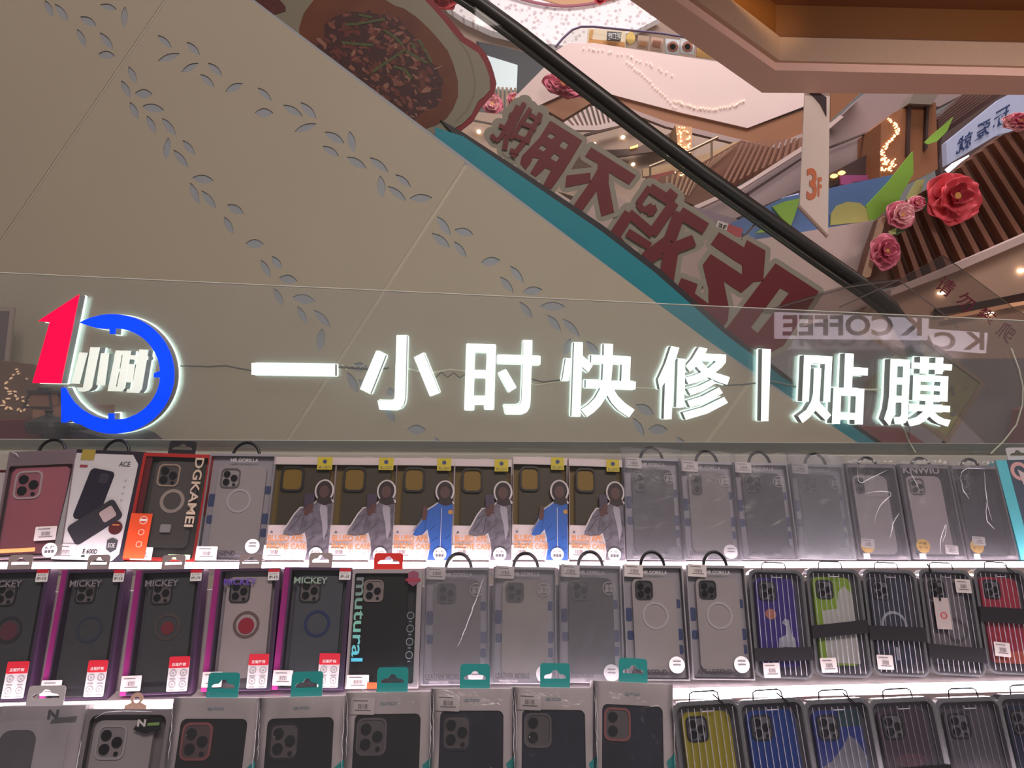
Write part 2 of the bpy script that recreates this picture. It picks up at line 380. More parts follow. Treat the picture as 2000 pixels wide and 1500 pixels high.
slab('wall_column', flatY([(1721, 240), (1745, 220), (1775, 206), (1828, 200), (1832, 330), (1770, 360), (1718, 350)], 7.4), mat('amber_column', (150, 98, 66), .5), .5)
slab('trim_10', flatY([(1775, 204), (1780, 206), (1777, 300), (1772, 302)], 7.35), DKBRN, .05)
slab('trim_11', flatY([(1810, 202), (1815, 202), (1812, 290), (1807, 292)], 7.35), DKBRN, .05)
slab('trim_12', flatY([(1775, 202), (1785, 182), (1835, 182), (1820, 204)], 7.3), mat('grey_capital', (132, 118, 108), .5), .2)
cp = [(1738 + 14 * math.sin(i / 9) + random.uniform(-4, 4), 232 + i * 1.6) for i in range(46)] + [(1720 + random.uniform(0, 30), 308 + random.uniform(0, 26)) for _ in range(40)]
dots('fairy_lights', cp, 7.39, .0065, FAIRY, 'curling string of warm fairy lights on the amber column', 'lights')
for x, y, lab in ((1630, 343, 'left'), (1645, 337, 'right')):
    F = frame(x, y, 7.67); o = MB().prism(circ(0, 0, .035, 12, .02), 0, .03).build('spot_lamp', mat('orange_lamp', (255, 190, 110)), None, F.m)
    tag(o, '%s of two small orange ceiling spots beside the hanging banner' % lab, 'spotlight', 'orange spots in the dark slot')
slab('wall_dark_slats', flatY([(1832, 232), (1885, 182), (1960, 182), (1840, 265), (1832, 330)], 7.6), mat('dark_slat_wall', (78, 52, 48), .5), .1)
slats('wall_slats_dark', [(1880, 184), (1945, 184)], [(1833, 222), (1833, 262)], 8, 7.45, mat('dark_fin', (110, 78, 70), .5), .35, .04)
slab('ceiling_lamp_band', flatY([(1832, 300), (1832, 262), (1950, 184), (2040, 184), (2040, 300), (1840, 360)], 8.6), mat('shop_dark', (84, 66, 64), .6), .1)
# blue lettered lightbox of a shop
r = thing('shop_lightbox', frame(1850, 330, 7.2).m, 'pale blue lit shop sign with mirrored navy characters behind the wooden screen', 'sign')
F = Frame(r.matrix_world.copy())
MB().prism(F.loop([(1848, 278), (1955, 192), (2040, 150), (2040, 245), (1950, 262), (1850, 322)]), 0, .08).build('light_panel', mat('blue_panel', (168, 172, 200), .4, emit=.22), r)
mb = MB()
for i, ch in enumerate('就爱玩'):
    cx, cy = 1880 + 36 * i, 287 - 25 * i
    mb.text(ch, 0, 0, 0, 0, -.01, .02, mapf=lambda u, v, cx=cx, cy=cy: F.uv(cx + 15 - 30 * u + 5 * v, cy + 16 - 34 * v - 16 + 18 * u))
mb.build('lettering', mat('navy_print', (52, 68, 112), .5), r)
F2 = frame(1875, 322, 7.5); o = MB().prism(F2.loop([(1848, 330), (1862, 318), (1893, 302), (1892, 314), (1868, 330), (1856, 338)]), 0, .03).build('lit_sign', mat('cool_white_lamp', (225, 235, 255), .5, emit=1.2), None, F2.m)
tag(o, 'small glaring white shop sign just above the big red flower', 'sign')
RB = frame(1700, 430, 6.6)
# mural band
r = thing('mural_panel', RB.m, 'blue mural board with green wedge and yellow ball above the white fascia', 'mural')
F = RB
MB().prism(F.loop([(1420, 440), (1530, 386), (1740, 342), (1760, 340), (1742, 424), (1580, 452), (1480, 470)]), 0, .05).build('blue_board', mat('mural_blue', (78, 110, 160), .5), r)
MB().prism(F.loop([(1691, 402), (1735, 355), (1782, 296), (1783, 340), (1760, 380), (1742, 424), (1698, 432)], -.02), -.03, -.005).build('green_wedge', mat('mural_green', (128, 172, 60), .5), r)
MB().prism(F.loop([(1508, 404), (1532, 394), (1562, 388), (1552, 420), (1544, 442), (1525, 425)], -.02), -.03, -.005).build('green_leaf', mat('mural_green', (128, 172, 60)), r)
MB().prism(F.loop([(1622, 440), (1623, 418), (1634, 402), (1655, 394), (1680, 397), (1695, 410), (1697, 432)], -.02), -.025, -.005).build('yellow_ball', mat('mural_yellow', (168, 164, 96), .5), r)
MB().prism(F.loop([(1475, 455), (1500, 440), (1545, 440), (1530, 452)], -.02), -.025, -.005).build('green_patch', mat('mural_green', (128, 172, 60)), r)
F = frame(1660, 340, 7.65); o = MB().prism(F.loop([(1642, 342), (1705, 342), (1706, 350), (1665, 356), (1662, 362), (1642, 360)]), 0, .03).build('magenta_banner', mat('magenta_cloth', (150, 70, 120), .5), None, F.m)
tag(o, 'small magenta banner above the blue mural right of the hanging banner', 'banner')
F = frame(1560, 380, 7.65); o = MB().prism(F.loop([(1528, 386), (1560, 377), (1560, 386), (1528, 392)]), 0, .03).build('lit_sign', mat('pale_violet_lamp', (185, 180, 225), .5, emit=.3), None, F.m)
tag(o, 'small pale violet sign strip left of the hanging banner', 'sign')
slab('wall_fascia_low', flatY([(1030, 345), (1060, 355), (1120, 395), (1180, 372), (1240, 400), (1330, 440), (1475, 468), (1580, 451), (1722, 427), (1690, 530), (1720, 590), (1560, 640), (1300, 610), (1150, 480), (1040, 400)], 6.4), PINKW, .3)
slab('ceiling_low_mid', flatY([(1240, 380), (1360, 405), (1440, 428), (1480, 466), (1330, 440), (1245, 405)], 6.9), mat('violet_soffit', (140, 122, 136), .5), .2)
# right wooden screen
slab('wall_right_screen', flatY([(1723, 425), (1745, 405), (1845, 352), (1900, 305), (1960, 262), (2060, 225), (2060, 440), (1860, 522), (1790, 552), (1740, 560), (1685, 545), (1700, 490)], 6.2), mat('screen_back', (96, 62, 50), .55, var=.15), .15)
slats('wall_slats_right', [(1725, 428), (1750, 402), (1845, 352), (1900, 308), (1960, 264), (2060, 228)], [(1765, 560), (1860, 520), (1930, 492), (2000, 466), (2100, 430), (2200, 400)], 15, 6.05, WOOD, .34, .08, .0)
slab('trim_13', flatY([(1722, 426), (1732, 420), (1700, 540), (1688, 544)], 6.0), WOODL, .06)
slab('trim_14', flatY([(1740, 566), (1795, 545), (1862, 518), (2060, 432), (2060, 448), (1864, 532), (1798, 556), (1740, 578)], 5.9), PINKW, .15)
slab('ceiling_lower_right', flatY([(1700, 600), (1740, 576), (1798, 555), (1864, 530), (2060, 446), (2060, 700), (1800, 700), (1700, 650)], 6.3), TAN2, .2)
slab('trim_15', flatY([(1830, 602), (1900, 592), (2060, 560), (2060, 584), (1900, 606), (1830, 616)], 6.2), DKBRN, .05)
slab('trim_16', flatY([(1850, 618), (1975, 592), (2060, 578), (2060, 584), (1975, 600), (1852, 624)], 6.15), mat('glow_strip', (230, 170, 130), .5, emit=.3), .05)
for x, y, lab in ((1998, 528, 'bright oval downlight at the right edge above the clear plate'), (1841, 572, 'small downlight seen through the first dark red plate character'), (1936, 612, 'small downlight beside the third dark red plate character')):
    F = frame(x, y, 6.27); o = MB().prism(circ(0, 0, .03, 12, .014), 0, .03).build('downlight', LAMP, None, F.m); tag(o, lab, 'downlight')
slab('wall_behind_signs', flatY([(1420, 640), (1560, 600), (1700, 560), (1760, 590), (1850, 640), (2060, 625), (2060, 1000), (1560, 1000), (1500, 760)], 7.2), mat('shaded_shopfront', (150, 142, 146), .5, scale=1, var=.2), .2)
slab('wall_maroon_strip', flatY([(1990, 800), (2060, 780), (2060, 960), (1965, 960)], 7.0), mat('maroon_board', (140, 78, 84), .5), .1)
slab('wall_maroon_block', flatY([(1640, 830), (1760, 835), (1830, 880), (1780, 960), (1700, 900)], 7.0), mat('maroon_board', (120, 60, 66)), .1)

# near mezzanine slab, top right, with its coffered amber recess
ZU = 3.6
def ring_on_z(pts, z): return [at_z(x, y, z) for x, y in pts]
o1 = ring_on_z([(1180, -40), (1230, 0), (1488, 181), (2080, 186)], ZU)
i1 = ring_on_z([(1268, -40), (1318, 0), (1514, 137), (2080, 150)], ZU)
back = [Vector((o1[-1].x + 1.2, o1[-1].y, ZU)), Vector((o1[-1].x + 1.2, o1[0].y - 1.5, ZU)), Vector((o1[0].x - .6, o1[0].y - 1.5, ZU))]
ib = [Vector((i1[-1].x + .6, i1[-1].y, ZU)), Vector((i1[-1].x + .6, i1[0].y - .9, ZU)), Vector((i1[0].x - .3, i1[0].y - .9, ZU))]
def hprism(name, loops, z0, z1, m):
    flat = [p for l in loops for p in l]; n = len(flat)
    tris = tessellate_polygon([[Vector((p.x, p.y, 0)) for p in l] for l in loops]); mb = MB()
    vs = [(p.x, p.y, z0) for p in flat] + [(p.x, p.y, z1) for p in flat]
    fs = [tuple(t) for t in tris] + [tuple(i + n for i in reversed(t)) for t in tris]; b = 0
    for l in loops:
        k = len(l)
        for i in range(k): j = (i + 1) % k; fs.append((b + i, b + j, b + j + n, b + i + n))
        b += k
    mb._add(vs, fs); return struct(mb.build(name, m))
outer = o1 + back; inner = i1 + ib
hprism('ceiling_mezzanine', [outer, inner], ZU, ZU + .22, mat('pinkish_slab', (238, 196, 182), .55, var=.02))
inner2 = [p.copy() for p in inner]
cen = sum(inner, Vector()) / len(inner)
step = [p + (cen - p) * .035 for p in inner]
hprism('ceiling_recess_lip', [inner, step], ZU + .05, ZU + .20, mat('taupe_lip', (196, 164, 142), .55))
hprism('ceiling_recess', [[p + (p - cen) * .01 for p in inner]], ZU + .42, ZU + .46, mat('amber_recess', (136, 82, 50), .55, var=.03))
hprism('wall_recess_rim', [[p + (p - cen) * .012 for p in inner], inner], ZU + .20, ZU + .44, mat('ochre_rim', (128, 80, 36), .5))
ca = at_z(1440, 40, ZU + .26); cb = at_z(1380, 60, ZU + .30)
cove = area('cove_lamp', ca + Vector((.05, -.35, 0)), cb, .9, .12, .45, (1.0, .66, .30)); cove.data.spread = math.radians(80)
cove2 = area('recess_lamp', (2.6, 3.2, ZU + .30), (2.6, 3.2, ZU + 3), 2.0, 1.2, 3.5, (1.0, .66, .40))
# hanging banner
r = thing('hanging_banner', frame(1590, 430, 5.17).m, 'tall white hanging banner with an orange 3F hung from the pinkish slab', 'banner')
F = Frame(r.matrix_world.copy())
MB().prism(F.loop([(1572, 180), (1621, 180), (1617, 460), (1562, 403)]), 0, .012).build('cloth', mat('banner_cloth', (252, 236, 226), .7, var=.05, scale=5), r)
MB().prism(F.loop([(1578, 181), (1600, 181), (1614, 190), (1614, 228), (1603, 205), (1590, 190)], -.004), -.006, -.002).build('dark_print', mat('dark_print', (60, 38, 44), .5), r)
mb = MB(); mb.text('3', 0, 0, 0, 0, -.006, .03, mapf=lambda u, v: F.uv(1576 + 20 * u, 391 - 63 * v, -.006)); mb.text('F', 0, 0, 0, 0, -.006, .03, mapf=lambda u, v: F.uv(1598 + 7 * u, 384 - 38 * v, -.006))
mb.build('lettering', mat('orange_print', (222, 112, 52), .5), r)
mb = MB(); p = [F.uv(1560, 402), F.uv(1617, 462)]; mb.tube([(p[0][0], .006, p[0][1]), (p[1][0], .006, p[1][1])], .014); mb.build('weight_bar', mat('banner_bar', (190, 165, 155), .4), r)

# paper flowers
def flower(px, py, Y, R_, cols, label, petals=7, squash=1.0, rot=0.0, group=None):
    p = at(px, py, Y); R_ = R_ * Y / F_PX
    r = thing('paper_flower', Matrix.Translation(p) @ Matrix.Rotation(rot, 4, 'Y'), label, 'flower', group)
    rnd = random.Random(int(px * 7 + py)); k = 0
    for layer, (n, rad, lift) in enumerate(((petals, 1.0, 0.0), (petals - 1, .72, -.22), (max(3, petals - 3), .42, -.38))):
        for i in range(n):
            a = 2 * math.pi * (i + .4 * layer) / n + rnd.uniform(-.2, .2); mb = MB(); vs = []; fs = []; N, M = 7, 7
            wd = rad * R_ * .72; L = rad * R_ * rnd.uniform(.88, 1.08)
            for s in range(N):
                t = s / (N - 1)
                for q in range(M):
                    c = (q / (M - 1) - .5) * 2; wid = wd * math.sin(math.pi * min(1, .12 + .80 * t)) ** .6
                    rr0 = L * t * (1 - .12 * c * c)
                    y = R_ * lift - R_ * .35 * (t ** 2) * (1 if layer else .4) + R_ * .10 * math.cos(c * 3) + .04 * R_ * math.sin(5 * c + i) * t
                    x = c * wid; z = rr0
                    vs.append(((x * math.cos(a) + z * math.sin(a)), y, (z * math.cos(a) - x * math.sin(a)) * squash))
            for s in range(N - 1):
                for q in range(M - 1): fs.append((s * M + q, s * M + q + 1, (s + 1) * M + q + 1, (s + 1) * M + q))
            mb._add(vs, fs); o = mb.build('petal', cols[min(layer, len(cols) - 1)], r)
            o.modifiers.new('thickness', 'SOLIDIFY').thickness = .004
            for pl in o.data.polygons: pl.use_smooth = True
    mb = MB(); mb.prism(circ(0, 0, R_ * .12, 10), -R_ * .45, -R_ * .3); mb.build('flower_centre', mat('flower_heart', (222, 170, 90), .6), r)
    return r
PK = mat('petal_pink', (226, 128, 150), .6); PK2 = mat('petal_pink_deep', (198, 92, 118), .6); RD = mat('petal_red', (226, 84, 96), .6); RD2 = mat('petal_red_deep', (170, 44, 58), .6)
PKL = mat('petal_pale', (236, 170, 176), .6)
flower(1857, 388, 5.9, 54, [RD, RD, RD2], 'large red paper flower in front of the wooden screen', 6)
flower(1757, 422, 5.95, 30, [PK, PKL], 'pink paper flower left of the large red flower, above the bud', 6)
flower(1788, 398, 5.97, 20, [PKL, PK], 'small pale pink paper flower between the red flower and the mural', 6, .8)
flower(1727, 492, 5.95, 32, [PK, PK2], 'long drooping pink paper flower at the corner of the wooden screen', 6, 1.15)
flower(1985, 240, 5.95, 32, [PKL, PK], 'pale pink paper flower at the right edge beside the blue sign', 6, .6)
flower(1098, 170, 9.7, 44, [PK2, PK], 'large dusty pink paper flower hanging beneath the white balcony', 7, .55, .3)
flower(962, 206, 14, 22, [PK, PKL], 'pink paper flower beside the bowl rim', 7)
flower(1002, 194, 14.4, 14, [PKL, PK], 'tiny pale flower half hidden above the first red character', 5)
flower(868, -6, 5.5, 30, [RD, RD2], 'dark red paper flower cut by the top edge', 7)
flower(1172, -2, 15.5, 12, [RD, RD2], 'small red flower at the top edge over the lattice band', 6)
for pts, lab in (([(1805, 278), (1822, 262), (1862, 228), (1850, 256), (1830, 276), (1812, 282)], 'bright green paper leaf pointing up beside the amber column'),
                 ([(1800, 392), (1818, 380), (1824, 402), (1806, 412)], 'dark green paper leaf tucked beside the red flower'),
                 ([(1735, 452), (1752, 444), (1752, 456), (1738, 460)], 'small pale green paper leaf above the drooping pink flower'),
                 ([(1778, 372), (1790, 352), (1806, 350), (1800, 372), (1782, 392), (1770, 388)], 'pale yellow green paper leaf left of the red flower'),
                 ([(1752, 440), (1782, 422), (1790, 430), (1765, 452), (1750, 460)], 'dark green leaf cluster under the pink flower')):
    F = frame(*pts[0], 6.0); col = (70, 92, 56) if 'dark' in lab else ((150, 200, 80) if 'bright' in lab else (168, 176, 110))
    o = MB().prism(F.loop(pts), 0, .008).build('paper_leaf', mat('leaf_%d' % col[0], col, .6), None, F.m); tag(o, lab, 'leaf')

# ------------------------------------------------------------------ escalator
YE = 2.6
ESC = thing('escalator', at(1200, 1100, YE) and Matrix.Translation(at(1200, 1100, YE)), 'escalator side clad in cream panels with leaf cut-outs, teal skirt and black handrail', 'escalator')
F = Frame(ESC.matrix_world.copy())
LEAF = []
def off(lst, ox, oy, s=.35):
    for x1, y1, x2, y2, w in lst: LEAF.append((ox + x1 * s, oy + y1 * s, ox + x2 * s, oy + y2 * s, w * s))
off([(250, 0, 295, 95, 38), (305, 20, 382, 117, 38), (557, 25, 652, 52, 35), (697, 35, 690, 155, 38), (448, 92, 537, 145, 44), (430, 160, 478, 262, 36), (556, 180, 632, 277, 38),
     (548, 300, 642, 312, 46), (880, 195, 958, 267, 35), (880, 340, 1003, 298, 38), (1040, 233, 1116, 307, 35), (1012, 403, 1108, 352, 38), (1160, 350, 1240, 424, 38),
     (1118, 413, 1196, 488, 38), (1256, 513, 1354, 464, 42), (1437, 488, 1517, 563, 35), (1422, 628, 1525, 630, 52), (1580, 585, 1690, 650, 42), (1677, 570, 1765, 664, 44),
     (1643, 735, 1765, 690, 40), (1811, 735, 1922, 800, 45), (1950, 730, 1975, 853, 44), (1800, 815, 1892, 872, 40), (1935, 875, 2045, 940, 45), (716, 370, 762, 467, 38),
     (677, 448, 727, 546, 38), (752, 520, 851, 525, 52), (793, 592, 915, 615, 50), (724, 568, 772, 667, 38), (819, 645, 870, 745, 38), (904, 658, 982, 757, 40),
     (940, 767, 922, 892, 40), (1018, 782, 1087, 863, 36), (967, 835, 1050, 935, 38), (1073, 990, 1193, 1008, 48), (1061, 1018, 1110, 1140, 40), (1122, 1062, 1205, 1162, 40),
     (1268, 1142, 1360, 1192, 46), (1250, 1208, 1302, 1308, 38), (1371, 1358, 1472, 1362, 52)], 0, 0)
off([(350, 878, 452, 960, 40), (408, 978, 418, 1105, 46), (492, 973, 578, 1042, 36), (450, 1038, 553, 1122, 40), (570, 1107, 697, 1103, 46), (725, 1207, 800, 1315, 44),
     (823, 1282, 927, 1308, 48), (695, 1300, 798, 1383, 44), (819, 1347, 889, 1438, 38), (970, 1465, 1077, 1452, 50)], 600, 0)
off([(990, 198, 1063, 290, 40), (934, 257, 1008, 348, 40), (1060, 345, 1169, 330, 50), (1042, 398, 1113, 490, 40), (1158, 422, 1297, 425, 50), (1198, 472, 1272, 563, 42),
     (1283, 492, 1377, 593, 42), (1327, 603, 1290, 700, 40), (1412, 615, 1490, 705, 42), (1692, 972, 1792, 1028, 54), (1675, 1045, 1737, 1148, 42), (1760, 1110, 1869, 1112, 56),
     (1920, 1152, 1985, 1240, 42), (1855, 1200, 1925, 1290, 38), (415, 1110, 520, 1112, 54), (568, 1153, 640, 1260, 42), (505, 1202, 565, 1290, 36), (288, 985, 345, 1070, 42),
     (298, 905, 345, 900, 50), (8, 703, 75, 765, 40), (80, 790, 142, 908, 44), (95, 765, 195, 760, 50), (145, 830, 178, 895, 28)], 650, 450)
off([(1518, 0, 1570, 74, 40), (1456, 20, 1508, 120, 38), (1558, 120, 1660, 140, 52), (1527, 178, 1580, 278, 38), (1633, 228, 1759, 252, 54), (1660, 280, 1713, 380, 38), (1750, 300, 1842, 393, 42), (1797, 403, 1780, 532, 48)], 0, 500)
def leaf_loop(x1, y1, x2, y2, w):
    L = math.hypot(x2 - x1, y2 - y1); nx, ny = -(y2 - y1) / L, (x2 - x1) / L; pts = []
    N = 7
    for i in range(N): t = i / N; s = math.sin(math.pi * t) ** .85 * w / 2; pts.append((x1 + (x2 - x1) * t + nx * s, y1 + (y2 - y1) * t + ny * s))
    for i in range(N): t = 1 - i / N; s = math.sin(math.pi * t) ** .85 * w / 2; pts.append((x1 + (x2 - x1) * t - nx * s, y1 + (y2 - y1) * t - ny * s))
    return pts
def inside(pt, poly):
    x, y = pt; c = False
    for i in range(len(poly)):
        (x1, y1), (x2, y2) = poly[i], poly[i - 1]
        if (y1 > y) != (y2 > y) and x < (x2 - x1) * (y - y1) / (y2 - y1) + x1: c = not c
    return c
PANELS = [[(-330, -40), (347, -40), (-330, 952)],
          [(354, -40), (437, -40), (908, 317), (900, 332), (395, 1110), (-320, 1110), (-320, 947)],
          [(914, 322), (1350, 641), (1471, 732), (1200, 1110), (403, 1110), (908, 332)],
          [(1478, 736), (1699, 880), (2040, 1110), (1208, 1110)]]
for pn in PANELS:
    loops = [F.loop(pn)]
    for lf in LEAF:
        cx, cy = (lf[0] + lf[2]) / 2, (lf[1] + lf[3]) / 2
        lp = leaf_loop(*lf)
        if inside((cx, cy), pn) and all(inside(q, pn) for q in lp): loops.append(F.loop(lp))
    MB().prism(loops, 0, .0024).build('cladding_panel', CREAM, ESC)
MB().prism(F.loop([(-340, -45), (432, -45), (1350, 646), (1700, 886), (2060, 1120), (-340, 1120)], .03), .0036, .05).build('leaf_backing', LEAFBACK, ESC)
for a, b in (((350, -45), (-334, 958)), ((905, 325), (398, 1115)), ((1475, 735), (1204, 1115))):
    MB().prism(F.loop([(a[0] - 10, a[1]), (a[0] + 10, a[1]), (b[0] + 10, b[1]), (b[0] - 10, b[1])], .012), .0027, .0035).build('joint_strip', CREAM2, ESC)
MB().prism(F.loop([(850, 250), (905, 268), (1176, 454), (1277, 532), (1416, 654), (1560, 762), (1760, 900), (1900, 1010), (2060, 1125), (1700, 884), (1350, 645), (910, 322), (850, 276)], .04), .03, .06).build('teal_skirt', TEAL, ESC)
MB().prism(F.loop([(860, 235), (905, 260), (1000, 322), (1176, 440), (1290, 528), (1420, 645), (1560, 752), (1790, 912), (1760, 915), (1560, 775), (1416, 668), (1277, 545), (1176, 468), (905, 284)], .07), .062, .10).build('balustrade_base', DARKM, ESC)
gl = MB(); gl.prism(F.loop([(400, -60), (860, -60), (1000, 46), (1280, 260), (1500, 425), (1690, 565), (1740, 620), (1790, 700), (1770, 905), (1420, 650), (1176, 446), (905, 264)], .085), .080, .088)
gl.build('glass_balustrade', GLASS, ESC)
hp = [(880, -32), (928, 0), (1010, 60), (1110, 138), (1240, 238), (1370, 335), (1500, 427), (1600, 498), (1690, 560), (1740, 600), (1775, 650), (1790, 700)]
mb = MB(); mb.tube([(F.uv(*p, .09)[0], .09, F.uv(*p, .09)[1]) for p in hp], .026, 12); hr = mb.build('handrail', RUBBER, ESC)
for pl in hr.data.polygons: pl.use_smooth = True
mb = MB(); mb.tube([(F.uv(x - 6, y + 20, .09)[0], .09, F.uv(x - 6, y + 20, .09)[1]) for x, y in hp], .009, 8); mb.build('handrail_track', mat('rail_track', (74, 76, 70), .3, .5), ESC)
mb = MB(); mb.tube([(F.uv(*p, .10)[0], .10, F.uv(*p, .10)[1]) for p in [(1490, 420), (1448, 468), (1340, 600)]], .0035, 6); mb.build('glass_joint', mat('dull_metal', (150, 130, 110)), ESC)
MB().prism(F.loop([(-330, 952), (-330, 1110), (-322, 1110), (-322, 950)]), .0, .3).build('end_cap', CREAM2, ESC)

# bowl sticker on the balustrade
ZS = Matrix.Translation(at(780, 200, YE))
BS = thing('bowl_sticker', ZS, 'huge printed bowl of red meat with red rim stuck on the escalator glass', 'sticker')
F = Frame(ZS)
s3 = 440 / 2000.0
def z3(l): return [(560 + x * s3, y * s3) for x, y in l]
def lpb(l, o): return F.loop(z3(l), o)
rim = [(-1200, -200), (1230, -200), (1290, 0), (1370, 90), (1440, 160), (1530, 265), (1580, 330), (1650, 370), (1715, 410), (1770, 480), (1810, 560), (1840, 650), (1862, 740), (1845, 820), (1790, 880), (1720, 960), (1650, 1080), (1560, 1150), (1460, 1210), (1380, 1283), (1325, 1240)]
inn = [(-1200, -200), (1150, -200), (1225, 0), (1310, 90), (1390, 180), (1475, 290), (1540, 365), (1620, 420), (1700, 470), (1755, 560), (1800, 680), (1805, 800), (1750, 860), (1700, 900), (1640, 1020), (1560, 1100), (1420, 1180), (1325, 1245)]
bowl_mask = 0.0825
low = [(1300, 1225), (1000, 1010), (500, 640), (0, 290), (-400, 0), (-1200, -190)]
MB().prism(lpb(rim + low, .074), .073, .0785).build('rim_print', mat('rim_red', (124, 14, 32), .5), BS)
MB().prism(lpb(inn + low, .071), .0705, .0729).build('bowl_print', mat('bowl_cream', (126, 120, 102), .45, var=.04, scale=3), BS)
soup = [(115, 340), (110, 250), (150, 120), (240, 0), (320, -80), (700, -80), (860, -10), (960, 50), (1040, 75), (1150, 150), (1260, 250), (1340, 340), (1430, 450), (1480, 570), (1520, 720), (1520, 860), (1480, 960), (1420, 1050), (1330, 1110), (1200, 1155), (1190, 1150), (900, 935), (500, 645), (200, 430)]
sm = bpy.data.materials.new('soup_print'); sm.use_nodes = True; nt = sm.node_tree; b = nt.nodes['Principled BSDF']
tc = nt.nodes.new('ShaderNodeTexCoord'); nz = nt.nodes.new('ShaderNodeTexNoise'); nz.inputs['Scale'].default_value = 5
cr = nt.nodes.new('ShaderNodeValToRGB'); cr.color_ramp.elements[0].color = (*lin((84, 34, 18)), 1); cr.color_ramp.elements[0].position = .3
cr.color_ramp.elements[1].color = (*lin((112, 60, 22)), 1); cr.color_ramp.elements[1].position = .7
nt.links.new(tc.outputs['Object'], nz.inputs[0]); nt.links.new(nz.outputs[0], cr.inputs[0]); nt.links.new(cr.outputs[0], b.inputs['Base Color']); b.inputs['Roughness'].default_value = .5
MB().prism(lpb([(-420, -20), (-300, -200), (-120, -200), (-60, 0), (-10, 60), (-10, 100), (-110, 130), (-420, -60)], .0694), .0690, .0700).build('second_dish_print', mat('dish_dark', (78, 32, 28), .5, var=.5, scale=60), BS)
MB().prism(lpb(soup, .070), .0695, .0704).build('soup_print', sm, BS)
inner_line = [(1480, 300), (1560, 400), (1610, 480), (1650, 600), (1672, 740), (1660, 850), (1600, 980), (1500, 1080)]
mb = MB(); mb.stroke([F.uv(560 + x * s3, y * s3, .0703) for x, y in inner_line], .006, .0703); mb.build('inner_ring_print', mat('bowl_shade', (112, 108, 90), .5), BS)
# meat chunks
rnd = random.Random(3)
meat_reg = [(230, 440), (340, 330), (330, 230), (420, 150), (560, 100), (800, 120), (980, 150), (1060, 250), (1140, 330), (1250, 480), (1340, 590), (1360, 700), (1380, 860), (1330, 950), (1210, 980), (1130, 1070), (1040, 1030), (780, 850), (500, 640), (260, 470)]
cols = [mat('meat_a', (116, 66, 54), .5, var=.35, scale=60), mat('meat_b', (92, 40, 32), .5, var=.4, scale=60), mat('meat_c', (136, 92, 76), .5, var=.3, scale=60), mat('meat_d', (58, 24, 22), .5, var=.3, scale=50)]
mbs = MB(); base = MB(); base.flat(lpb([(x, y) for x, y in meat_reg], .0694), .0694)
base.build('meat_shadow_print', cols[3], BS)
n = 0; lay = .0693
while n < 260:
    x, y = rnd.uniform(220, 1400), rnd.uniform(90, 1090)
    if not inside((x, y), meat_reg): continue
    L = rnd.uniform(35, 110); w = L * rnd.uniform(.25, .6); a = rnd.gauss(.6, .7)
    pts = []
    for i in range(9):
        t = 2 * math.pi * i / 9; r_ = rnd.uniform(.7, 1.15); u, v = math.cos(t) * L / 2 * r_, math.sin(t) * w / 2 * r_
        pts.append((x + u * math.cos(a) - v * math.sin(a), y + u * math.sin(a) + v * math.cos(a)))
    lay -= .000003; mbs.cur = rnd.choice([0, 0, 1, 1, 2, 3]); mbs.flat(lpb(pts, lay), lay); n += 1
mbs.build('meat_print', cols, BS)
mb = MB()
for pts in ([(520, 220), (640, 210), (870, 170)], [(490, 375), (620, 390), (770, 400)], [(870, 270), (960, 330), (1030, 400)], [(1050, 440), (760, 640)], [(1050, 450), (1140, 500), (1250, 560)],
            [(1170, 350), (1220, 430), (1290, 560)], [(950, 590), (1050, 620), (1110, 700)], [(640, 130), (760, 155)], [(1100, 380), (1150, 430)]):
    mb.stroke([F.uv(560 + x * s3, y * s3, lay - .0002) for x, y in pts], 24 * s3 * YE / F_PX, lay - .0002, False)
mb.build('scallion_print', mat('scallion', (72, 80, 44), .5, var=.3, scale=80), BS)
mb = MB(); 
for _ in range(120):
    x, y = rnd.uniform(160, 1480), rnd.uniform(-20, 1120)
    if inside((x, y), soup): u, v = F.uv(560 + x * s3, y * s3, lay - .0004); mb.flat(circ(u, v, .0014, 5), lay - .0004)
mb.build('speckle_print', mat('speckle', (140, 92, 60), .5), BS)

# red characters with grey outline, mirrored because they face the other side
s1 = 400 / 1500.0
def zA(l): return [(920 + x * s1, 160 + y * s1) for x, y in l]
def zB(l): return [(1240 + x * s1, 320 + y * s1) for x, y in l]
PXM = YE / F_PX
def sticker(polys, strokes, label, holes=(), ow=32):
    c = polys[0][0] if polys else strokes[0][0][0]
    m = Matrix.Translation(at(c[0], c[1], YE)); F = Frame(m)
    r = thing('character_sticker', m, label, 'sticker', None)
    g = MB(); q = MB(); oq = .0705; og = .0785 if strokes else (.0724 if label.startswith('last') else .0732)
    for p in polys:
        lp = F.loop(p, og); g.prism(lp, og, og + .001); g.stroke(lp + [lp[0]], 2 * ow * s1 * PXM, og - 1e-4)
        hs = [h for h in holes if inside(h[0], p)]
        q.prism([F.loop(p, oq)] + [F.loop(h, oq) for h in hs], oq, oq + .001)
    for pts, w in strokes:
        og -= 4e-4; oq -= 4e-4
        lg = F.loop(pts, og); g.stroke(lg, (w + 2 * ow) * s1 * PXM, og); lq = F.loop(pts, oq); q.stroke(lq, w * s1 * PXM, oq, False)
    g.build('grey_outline', STGREY, r); q.build('red_character', STRED, r)
    return r
